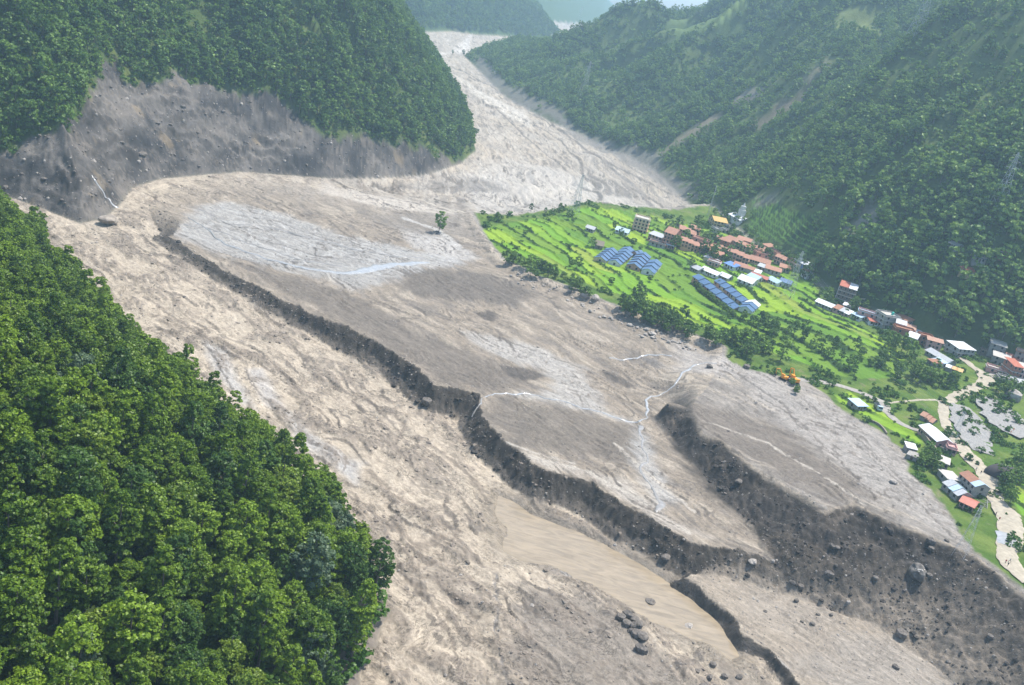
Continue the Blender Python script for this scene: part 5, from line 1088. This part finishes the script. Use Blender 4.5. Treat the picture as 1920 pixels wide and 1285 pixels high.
# ------------------------------------------------------------------ boulders and stones
def rock_mesh(seed, sub=2, rough=.22, flat=.75, mats=None):
    bm = bmesh.new(); bmesh.ops.create_icosphere(bm, subdivisions=sub, radius=1.0)
    g = np.random.default_rng(seed); off = g.random(3) * 50; ax = g.uniform(.7, 1.25, 3)
    from mathutils import noise as mn
    for v in bm.verts:
        n = v.co.normalized(); d = 1 + rough * mn.noise(n * 1.3 + Vector(off)) * 1.6 + rough * .5 * mn.noise(n * 3.4 + Vector(off))
        q = n * d; v.co = Vector((q.x * ax[0], q.y * ax[1], q.z * flat * ax[2]))
    me = bpy.data.meshes.new("boulder"); bm.to_mesh(me); bm.free()
    for m in (mats or [M['rock']]): me.materials.append(m)
    me.polygons.foreach_set("use_smooth", np.zeros(len(me.polygons), dtype=bool)); return me
def rock_mat(name, c, c2):
    m, nt, out = new_mat(name); b = principled(nt, out); L = nt.links.new
    tc = nt.nodes.new("ShaderNodeTexCoord"); n = nt.nodes.new("ShaderNodeTexNoise"); n.inputs["Scale"].default_value = 2.2; n.inputs["Detail"].default_value = 8
    L(tc.outputs["Object"], n.inputs["Vector"]); rp = nt.nodes.new("ShaderNodeValToRGB"); rp.color_ramp.elements[0].color = (*c, 1); rp.color_ramp.elements[0].position = .35; rp.color_ramp.elements[1].color = (*c2, 1); rp.color_ramp.elements[1].position = .68
    L(n.outputs["Fac"], rp.inputs[0]); L(rp.outputs[0], b.inputs["Base Color"]); b.inputs["Roughness"].default_value = .9
    bp = nt.nodes.new("ShaderNodeBump"); bp.inputs["Strength"].default_value = .6; bp.inputs["Distance"].default_value = .2; L(n.outputs["Fac"], bp.inputs["Height"]); L(bp.outputs[0], b.inputs["Normal"])
    return m
M['rock'] = rock_mat("pale_rock", (.25, .22, .19), (.42, .38, .33)); M['rock_dark'] = rock_mat("muddy_rock", (.085, .072, .06), (.19, .165, .14)); M['rock_spot'] = rock_mat("spotted_rock", (.085, .075, .063), (.20, .18, .155))
rocks = [rock_mesh(900 + k, 2) for k in range(4)]; rocks_d = [rock_mesh(920 + k, 2, mats=[M['rock_dark']]) for k in range(3)]
def boulder(p, r, label, dark=False, k=0, mesh=None, sink=.35, group=None):
    q = hit(*p); o = mobj("boulder", mesh or (rocks_d[k % 3] if dark else rocks[k % 4]), None, (q.x, q.y, q.z + r * (.75 - sink)), k * 1.3, r); tagged(o, label, "boulder", group); return o
M['rock_mud'] = rock_mat("mud_coated_rock", (.22, .185, .15), (.33, .28, .225)); mudrock = rock_mesh(955, 3, .18, .7, [M['rock_mud']])
big = rock_mesh(950, 4, .2, .95, [M['rock_spot']])
o = boulder((1718, 1080), 3.1, "huge dark boulder with white flecks stuck in the dark slumped bank", mesh=big, sink=.3)
fleck = flat_mat("white_fleck", (.62, .58, .52), .9, .2); gg = np.random.default_rng(3)
dirs = unit(np.array([[-.35, -.6, .75], [-.2, -.62, .78], [-.05, -.66, .76], [.1, -.68, .7], [.35, -.5, .75], [-.3, -.75, .5], [-.6, -.4, .6], [.5, -.6, .55]]))
for d_ in dirs:
    loc, nrm, ok = None, None, False
    best = max(big.vertices, key=lambda v: v.co.normalized().dot(Vector(d_))); fm_ = mesh_from("pale_fleck", *(lambda cc: (cc, [(0, 1, 2, 3, 4)]))([(math.cos(a) * gg.uniform(.06, .13), math.sin(a) * gg.uniform(.05, .1), 0) for a in np.arange(5) * 1.257]), [fleck])
    fo = mobj("pale_fleck", fm_, o); n_ = best.normal; fo.location = best.co + n_ * .025; fo.rotation_euler = n_.to_track_quat('Z', 'Y').to_euler()
for p, r, lb, dk, k in [((1218, 1134), 1.7, "round dark boulder alone on the edge of the brown river", True, 0), ((1411, 1056), 1.5, "pale brown boulder at the end of the dark scarp", False, 1), ((1201, 1222), 1.9, "dark boulder alone on the gravel bar below the boulder cluster", True, 1), ((1095, 557), 3.0, "large pale boulder below the upper thicket of the field edge", False, 2), ((1116, 562), 2.6, "large pale boulder at the corner of the lower rice field", False, 0), ((203, 418), 4.6, "rounded mud-coated boulder at the foot of the landslide scar", False, 3), ((266, 292), 2.6, "dark boulder perched alone on the landslide scar", True, 2), ((800, 756), 2.0, "dark boulder at the foot of the tall dark scarp", True, 0), ((1290, 1178), 1.6, "flat pale boulder lying in the shallow brown water", False, 1), ((1745, 1018), 1.6, "long dark boulder at the top rim of the slumped bank", True, 1), ((1248, 1048), 1.6, "round brown boulder half buried in the foot of the scarp", True, 2), ((1690, 1192), 1.8, "brown boulder at the foot of the slumped bank near the corner", True, 0), ((1555, 1080), 1.5, "angular boulder in the middle of the slumped bank", True, 1), ((1385, 905), 1.4, "dark boulder on the brow of the slumped bank", True, 2), ((1400, 690), 1.6, "dark boulder on the mud below the field corner", True, 0), ((1330, 690), 1.5, "brown boulder beside the winding rivulet", True, 1), ((1897, 748), 4.5, "big brown boulder above the gravel yard", False, 2), ((1675, 905), 1.2, "small round boulder at the edge of the pale mud plain", False, 3)]:
    ob = boulder(p, r, lb, dk, k, mesh=mudrock if 'mud-coated' in lb else None)
# cluster of boulders on the bar, boulder belts along the field edge
gb = np.random.default_rng(12)
for k, p in enumerate([(1164, 1160), (1178, 1158), (1190, 1164), (1174, 1172), (1188, 1176), (1198, 1172), (1192, 1192), (1182, 1186), (1204, 1196)]):
    boulder(p, gb.uniform(1.2, 1.9), "brown boulder in the cluster on the gravel bar beside the river", True, k, group="boulder cluster on the gravel bar")
belt = [(955, 508), (985, 528), (1010, 536), (1040, 548), (1075, 562), (1110, 580), (1140, 596), (1190, 612), (1230, 632), (1270, 642), (1300, 658)]
for k in range(70):
    i = gb.integers(len(belt) - 1); t = gb.random(); a, b = belt[i], belt[i + 1]
    boulder((a[0] + (b[0] - a[0]) * t + gb.normal(0, 8), a[1] + (b[1] - a[1]) * t + gb.normal(0, 5)), float(np.clip(gb.lognormal(-.35, .35), .45, 1.6)), "pale boulder in the rocky belt between the mud and the field edge", False, k, group="boulder belt of the field edge")
for k in range(26):
    boulder((gb.uniform(1290, 1420), gb.uniform(1245, 1300)) if k < 8 else (gb.uniform(1440, 1880), gb.uniform(1000, 1260)), gb.uniform(.5, 1.1), "dark stone sunk in the slumped bank" if k >= 8 else "dark stone at the corner of the low gravel bank", True, k, group="stones of the slumped bank" if k >= 8 else "stones of the low gravel bank")
stones = [rock_mesh(960 + k, 1) for k in range(3)] + [rock_mesh(970 + k, 1, mats=[M['rock_dark']]) for k in range(2)]
def acc_s(X, Y, Z, g):
    n = fbm(X / 25, Y / 25, 3, 761); near = sstep(.1, .5, n); sca = lut(scarp, X, Y); bk_ = lut(bank, X, Y); bl = lut(sb_bar, X, Y)
    p = .06 + .30 * near + .5 * sca + .35 * bk_ + .45 * sstep(0, 4, bl) + .35 * sstep(-3, 1, lut(O['lowt'], X, Y))
    return (lut(floor_m, X, Y) > .8) & (lut(green, X, Y) < .3) & (lut(O['river'], X, Y) < -1) & (g.random(len(X)) < p * .8)
sb_bar = sdf_local(GX, GY, bar_poly, 40)
X, Y, Z, px, py, f = scatter(-220, 330, 190, 760, 1.5, acc_s, .5, margin=40, seed=23)
print("stones", len(X))
stuff("stones", stones, X, Y, Z - .05, gv.uniform(0, 6.28, len(X)), np.clip(gv.lognormal(-1.55, .5, len(X)), .1, .9), gv.choice(5, len(X), p=[.2, .2, .15, .25, .2]), "loose stones and clods strewn over the flood mud", "stones")
clodm = rock_mat("dark_clod", (.022, .018, .015), (.075, .061, .048)); clodb = rock_mat("brown_clod", (.11, .09, .07), (.26, .215, .17))
cm_ = [rock_mesh(980 + k, 1, .3, .7, [clodm]) for k in range(4)]; cb_ = [rock_mesh(985 + k, 1, .3, .5, [clodb]) for k in range(4)]
def acc_c(X, Y, Z, g): return (g.random(len(X)) < .75 * lut(bank, X, Y) * sstep(-.4, .3, fbm(X / 12, Y / 12, 3, 771)) + .45 * lut(scarp, X, Y))
X, Y, Z, px, py, f = scatter(-220, 330, 190, 560, 1.35, acc_c, .5, margin=40, seed=25); print("clods", len(X))
stuff("clods", cm_, X, Y, Z - .1, gv.uniform(0, 6.28, len(X)), np.clip(gv.lognormal(-1.0, .6, len(X)), .15, 2.0), gv.integers(0, 4, len(X)), "dark clods of slumped earth on the cut banks", "clods")
cz_ = np.maximum(churn, clod) * floor_m
def acc_c2(X, Y, Z, g): return (g.random(len(X)) < .8 * lut(cz_, X, Y)) & (lut(O['river'], X, Y) < -2)
X, Y, Z, px, py, f = scatter(-260, 200, 180, 640, 1.7, acc_c2, .5, margin=40, seed=26); print("clods2", len(X))
stuff("mud_lumps", cb_, X, Y, Z - .12, gv.uniform(0, 6.28, len(X)), np.clip(gv.lognormal(-.85, .45, len(X)), .15, 1.3), gv.integers(0, 4, len(X)), "brown lumps riding on the mud flow", "mud")
def acc_s2(X, Y, Z, g): return (lut(bare2, X, Y) > .6) & (g.random(len(X)) < .42)
X, Y, Z, px, py, f = scatter(-420, -40, 440, 940, 2.2, acc_s2, .5, seed=24)
stuff("scree", stones, X, Y, Z - .1, gv.uniform(0, 6.28, len(X)), np.clip(gv.lognormal(-.85, .6, len(X)), .2, 2.2), gv.choice(5, len(X), p=[.1, .1, .1, .4, .3]), "scree and clods on the bare landslide scar", "scree")

# ------------------------------------------------------------------ pylons, wires, mast
M['steel'] = flat_mat("galvanised_steel", (.50, .51, .52), .5, .15, 2.0)
def pylon(px, label, H=34.0, base=6.0, rz=.4, w=.10):
    p = hit(*px); t = empty("pylon", p, rz); tagged(t, label, "pylon", "lattice power pylons")
    def width(z): return base * (1 - z / H) ** 1.15 * .5 + .35
    for sx, sy in ((-1, -1), (1, -1), (1, 1), (-1, 1)):
        zs = np.linspace(-1, H, 6); ps = [tube((sx * width(max(a, 0)), sy * width(max(a, 0)), a), (sx * width(b), sy * width(b), b), w, w * .9, 4) for a, b in zip(zs[:-1], zs[1:])]
        mobj("leg", mesh_from("leg", *joinp(ps), [M['steel']]), t)
    br = []; n = 8; zs = H * (1 - (1 - np.linspace(0, 1, n + 1)) ** 1.25)
    for a, b in zip(zs[:-1], zs[1:]):
        A, B = width(a), width(b)
        for (x0, y0), (x1, y1) in (((-1, -1), (1, -1)), ((1, -1), (1, 1)), ((1, 1), (-1, 1)), ((-1, 1), (-1, -1))):
            br += [tube((x0 * A, y0 * A, a), (x1 * B, y1 * B, b), w * .55, w * .55, 3), tube((x1 * A, y1 * A, a), (x0 * B, y0 * B, b), w * .55, w * .55, 3), tube((x0 * B, y0 * B, b), (x1 * B, y1 * B, b), w * .5, w * .5, 3)]
    mobj("bracing", mesh_from("bracing", *joinp(br), [M['steel']]), t)
    for z, l in ((H * .72, 5.2), (H * .83, 4.4), (H * .94, 3.4)):
        for s in (-1, 1):
            ps = [tube((s * width(z), 0, z - .7), (s * l, 0, z), w * .8, w * .5, 4), tube((s * width(z), 0, z + .7), (s * l, 0, z), w * .6, w * .5, 4), tube((s * l, 0, z), (s * l, 0, z - 1.3), w * .6, w * .4, 4)]
            mobj("crossarm", mesh_from("crossarm", *joinp(ps), [M['steel']]), t)
    M_ = Matrix.Rotation(rz, 4, 'Z'); return [p + M_ @ Vector((s * l, 0, z - 1.3)) for z, l in ((H * .72, 5.2), (H * .83, 4.4), (H * .94, 3.4)) for s in (-1, 1)]
pyl = {}
pyl['a'] = pylon((1715, 68), "tall lattice pylon high on the hazy hillside near the top edge", 46, 9)
pyl['b'] = pylon((1092, 178), "lattice pylon on the hillside above the far valley bend", 40, 8)
pyl['c'] = pylon((1074, 404), "thin lattice pylon on the mud behind the rice field corner", 30, 6)
pyl['d'] = pylon((1476, 558), "lattice pylon in the terraced fields beside the blue-roofed shed", 30, 5.5, .9, .09)
pyl['e'] = pylon((1870, 385), "pale lattice pylon on the wooded slope at the picture edge", 32, 6)
pyl['f'] = pylon((1800, 1040), "lattice pylon standing at the edge of the pale mud plain", 20, 3.4, .9, .04)
pyl['g'] = pylon((1776, 850), "lattice pylon rising beside the long pink building", 20, 3.4, .9, .04)
pyl['h'] = pylon((1086, 38), "faint lattice pylon on the ridge skyline", 44, 9)
M['wire'] = flat_mat("wire", (.55, .56, .58), .4, .05)
def wires(a, b, label):
    t = empty("power_line", pyl[a][0]); tagged(t, label, "power line", "power lines between the pylons"); o0 = Vector(pyl[a][0])
    for A, B in zip(pyl[a], pyl[b]):
        pts = [A.lerp(B, s) - Vector((0, 0, 4 * (A - B).length / 160 * s * (1 - s) * 4)) - o0 for s in np.linspace(0, 1, 13)]
        mobj("wire", mesh_from("wire", *joinp([tube(tuple(x), tuple(y), .022, .022, 3) for x, y in zip(pts[:-1], pts[1:])]), [M['wire']]), t)
wires('d', 'g', "sagging wires from the field pylon down to the pink building pylon"); wires('c', 'd', "thin wires from the mud pylon to the field pylon")
p = hit(1327, 404); t = empty("radio_mast", p); tagged(t, "slim leaning-looking radio mast beside the yellow monastery", "mast")
for a in range(3): mobj("leg", mesh_from("leg", *joinp([tube((.7 * math.cos(a * 2.09), .7 * math.sin(a * 2.09), -1), (.3 * math.cos(a * 2.09), .3 * math.sin(a * 2.09), 24), .09, .07, 4)]), [M['steel']]), t)
mobj("bracing", mesh_from("bracing", *joinp([tube(((.7 - .4 * z / 24) * math.cos(a * 2.09), (.7 - .4 * z / 24) * math.sin(a * 2.09), z), ((.7 - .4 * z / 24) * math.cos(a * 2.09 + 2.09), (.7 - .4 * z / 24) * math.sin(a * 2.09 + 2.09), z + 1.5), .05, .05, 3) for z in np.arange(0, 23, 1.5) for a in range(3)]), [M['steel']]), t)

# ------------------------------------------------------------------ vehicles, people, small things
M['orange'] = flat_mat("machine_orange", (.75, .30, .03), .5, .15); M['rubber'] = flat_mat("track_rubber", (.03, .03, .03), .8, .2); M['truckgrey'] = flat_mat("truck_grey", (.22, .22, .22), .6, .2)
def excavator(px, label, rz, s=1.0, group=None):
    t = empty("excavator", hit(*px), rz, s); tagged(t, label, "excavator", group)
    for y in (-1.2, 1.2): mobj("track", mesh_from("track", *joinp([box(-1.9, 1.9, y - .3, y + .3, .12, .85), tube((-1.9, y - .3, .48), (-1.9, y + .3, .48), .37, .37, 8), tube((1.9, y - .3, .48), (1.9, y + .3, .48), .37, .37, 8)]), [M['rubber']]), t)
    mobj("body", mesh_from("body", *joinp([box(-2.0, .9, -1.25, 1.25, 1.0, 2.0), box(-2.2, -1.2, -1.2, 1.2, 1.1, 2.35)]), [M['orange']]), t)
    c = mobj("cab", mesh_from("cab", *box(-.4, 1.3, .1, 1.2, 2.02, 3.1), [M['orange']]), t)
    mobj("window", mesh_from("window", *box(1.28, 1.34, .2, 1.1, 2.3, 3.0), [M['glass']]), c)
    mobj("boom", mesh_from("boom", *joinp([tube((.9, -.4, 1.7), (3.0, -.4, 4.6), .34, .28, 4), tube((3.0, -.4, 4.6), (4.8, -.4, 4.0), .28, .24, 4)]), [M['orange']]), t)
    mobj("arm", mesh_from("arm", *tube((4.8, -.4, 4.2), (4.4, -.4, 1.2), .24, .18, 4), [M['orange']]), t)
    mobj("bucket", mesh_from("bucket", [(4.2, -.95, 1.3), (5.0, -.95, 1.0), (4.5, -.95, .2), (3.9, -.95, .5), (4.2, .15, 1.3), (5.0, .15, 1.0), (4.5, .15, .2), (3.9, .15, .5)], [(0, 1, 2, 3), (7, 6, 5, 4), (1, 5, 6, 2), (2, 6, 7, 3), (3, 7, 4, 0)], [M['rubber']]), t)
excavator((1487, 718), "orange excavator with raised boom on the mud at the end of the side road", 1.9, 1.25)
excavator((1468, 712), "second smaller orange excavator beside the muddy bank", 2.6, .95)
t = empty("truck", hit(1645, 768), yaw_of((1640, 762), (1650, 774))[0]); tagged(t, "grey truck parked beside the side road bend", "truck")
mobj("body", mesh_from("body", *joinp([box(-3.2, 1.3, -1.15, 1.15, 1.0, 1.15), box(-3.2, 1.3, -1.15, -1.05, 1.15, 2.2), box(-3.2, 1.3, 1.05, 1.15, 1.15, 2.2), box(-3.2, -3.1, -1.04, 1.04, 1.15, 2.2)]), [M['truckgrey']]), t)
c = mobj("cab", mesh_from("cab", *box(1.45, 3.1, -1.1, 1.1, .8, 2.7), [M['tin_pale']]), t); mobj("window", mesh_from("window", *box(3.08, 3.14, -.95, .95, 1.7, 2.5), [M['glass']]), c)
for x in (-2.2, -1.0, 2.3):
    for y in (-1.05, 1.05): mobj("wheel", mesh_from("wheel", *tube((x, y - .16, .5), (x, y + .16, .5), .5, .5, 12), [M['rubber']]), t)
# haystack with dark cover
bm = bmesh.new(); bmesh.ops.create_uvsphere(bm, u_segments=28, v_segments=14, radius=1.0)
for v in bm.verts: v.co = Vector((v.co.x * 8.6 * (1 + .05 * math.sin(5 * v.co.y)), v.co.y * 5.2, max(v.co.z, -.2) * 4.6 * (1 - .12 * v.co.x ** 2)))
me = bpy.data.meshes.new("haystack"); bm.to_mesh(me); bm.free(); me.materials.append(M['haydark']); me.polygons.foreach_set("use_smooth", np.ones(len(me.polygons), dtype=bool))
o = mobj("haystack", me, None, hit(1882, 893) + Vector((0, 0, .4)), .2); tagged(o, "large dark dome-shaped covered stack beside the road", "haystack")
# retaining walls
def wall_strip(px, h, label, mat='plinth'):
    pts = catmull([(*hit(*p)[:2], 0) for p in px], 1.5); z = lut(GZ, pts[:, 0], pts[:, 1]); tg = unit(np.gradient(pts[:, :2], axis=0)); n = np.stack([-tg[:, 1], tg[:, 0]], 1) * .3
    c = []
    for i in range(len(pts)):
        for sg, zz in ((-1, -1.0), (1, -1.0), (1, h), (-1, h)): c.append((pts[i, 0] + n[i, 0] * sg, pts[i, 1] + n[i, 1] * sg, z[i] + zz))
    fs = [(i * 4 + a, i * 4 + (a + 1) % 4, i * 4 + 4 + (a + 1) % 4, i * 4 + 4 + a) for i in range(len(pts) - 1) for a in range(4)] + [(0, 3, 2, 1), tuple(4 * (len(pts) - 1) + k for k in range(4))]
    o = mobj("retaining_wall", mesh_from("retaining_wall", c, fs, [M[mat]])); tagged(o, label, "wall")
wall_strip([(1724, 812), (1738, 832), (1752, 848)], 2.2, "brown stone retaining wall below the long pink building")
wall_strip([(1758, 842), (1778, 850), (1792, 852)], 1.6, "low brown wall beside the pink annex")
wall_strip([(1622, 785), (1650, 800), (1662, 815)], 1.0, "low wall along the lower green plot at the mud edge")
# debris poles by the red-roofed house
for k in range(14):
    x, y = gb.uniform(1836, 1866), gb.uniform(905, 955); a = gb.uniform(0, 6.28); q = hit(x, y); l = gb.uniform(3, 6)
    o = mobj("broken_beam", mesh_from("broken_beam", *tube((0, 0, .1), (l * math.cos(a), l * math.sin(a), gb.uniform(.3, 2.2)), .16, .12, 5), [M['concrete']]), None, q); tagged(o, "broken beam in the rubble between the road and the red-roofed house", "beam", "rubble beams by the red-roofed house")
# people: one skinned body each
def person_mesh(seed, shirt, trousers, stride):
    g = random.Random(seed); V = [(0, 0, .95), (0, 0, 1.2), (0, 0, 1.45), (0, 0, 1.56), (0, .01, 1.68), (.1, 0, .9), (.12, stride, .5), (.12, stride * 1.4, .06), (-.1, 0, .9), (-.12, -stride, .5), (-.12, -stride * 1.2, .06), (.2, 0, 1.42), (.27, -.05, 1.15), (.26, .08, .9), (-.2, 0, 1.42), (-.27, .06, 1.15), (-.26, .1, .9), (.12, stride * 1.4 + .14, .04), (-.12, -stride * 1.2 + .14, .04)]
    E_ = [(0, 1), (1, 2), (2, 3), (3, 4), (0, 5), (5, 6), (6, 7), (0, 8), (8, 9), (9, 10), (2, 11), (11, 12), (12, 13), (2, 14), (14, 15), (15, 16), (7, 17), (10, 18)]
    Rr = [.15, .15, .16, .06, .115, .1, .075, .055, .1, .075, .055, .07, .05, .04, .07, .05, .04, .045, .045]
    me = bpy.data.meshes.new("person_skeleton"); me.from_pydata(V, E_, []); o = bpy.data.objects.new("person_skeleton", me); COL.objects.link(o)
    sk = o.modifiers.new("skin", 'SKIN')
    for v, r in zip(me.skin_vertices[0].data, Rr): v.radius = (r, r * .85)
    me.skin_vertices[0].data[0].use_root = True
    o.modifiers.new("sub", 'SUBSURF').levels = 1
    dg = bpy.context.evaluated_depsgraph_get(); out = bpy.data.meshes.new_from_object(o.evaluated_get(dg)); bpy.data.objects.remove(o)
    out.materials.clear()
    for m in (trousers, shirt, 'skin', 'hair'): out.materials.append(M[m])
    for p_ in out.polygons:
        c = p_.center; p_.material_index = 0 if c.z < .95 else 1 if c.z < 1.5 and not (abs(c.x) > .2 and c.z < 1.08) else (3 if c.z > 1.72 or (c.z > 1.6 and c.y < -.02) else 2)
        p_.use_smooth = True
    return out
for nm, c in dict(skin=(.30, .17, .11), hair=(.02, .017, .015), cloth_dark=(.035, .037, .05), cloth_blue=(.05, .08, .18), cloth_white=(.55, .54, .52), cloth_orange=(.75, .14, .03), cloth_red=(.40, .03, .05), cloth_khaki=(.16, .14, .09)).items(): M[nm] = flat_mat(nm, c, .9, .1)
people = [((1822, 868), 'cloth_dark', 'cloth_dark', "person in dark clothes walking up the pale road"), ((1833, 874), 'cloth_blue', 'cloth_dark', "person in blue shirt among the walkers on the pale road"), ((1829, 884), 'cloth_white', 'cloth_dark', "person in white shirt beside the road walkers"), ((1838, 890), 'cloth_dark', 'cloth_blue', "person in dark top and blue trousers on the pale road"), ((1803, 836), 'cloth_khaki', 'cloth_dark', "person in khaki near the end of the pink building"), ((1808, 835), 'cloth_dark', 'cloth_khaki', "person in dark top with khaki trousers by the pink building"), ((1894, 815), 'cloth_orange', 'cloth_orange', "person in orange overalls on the gravel yard, nearer one"), ((1899, 810), 'cloth_orange', 'cloth_orange', "person in orange overalls on the gravel yard, farther one"), ((1871, 818), 'cloth_red', 'cloth_dark', "person in dark red top at the yard's grassy edge"), ((1893, 803), 'cloth_dark', 'cloth_dark', "person in dark clothes behind the orange-clad people"), ((1830, 726), 'cloth_dark', 'cloth_blue', "person walking at the road bend below the junction"), ((1872, 978), 'cloth_red', 'cloth_khaki', "person in red top beside the road above the puddle"), ((1866, 968), 'cloth_dark', 'cloth_dark', "person in dark clothes at the road edge by the green strip"), ((1884, 1058), 'cloth_red', 'cloth_dark', "person in red top in the group below the puddle"), ((1892, 1056), 'cloth_white', 'cloth_dark', "person in white shirt in the group below the puddle"), ((1888, 1064), 'cloth_dark', 'cloth_khaki', "person in dark top in the group below the puddle")]
for k, (p, sh, tr, lb) in enumerate(people):
    o = mobj("person", person_mesh(k, sh, tr, .1 + .12 * (k % 3)), None, hit(*p) + Vector((0, 0, .3)), k * 1.7); tagged(o, lb, "person")
print("details", round(time.time() - T0, 1))
haze(0.00021)
print("done", round(time.time() - T0, 1))
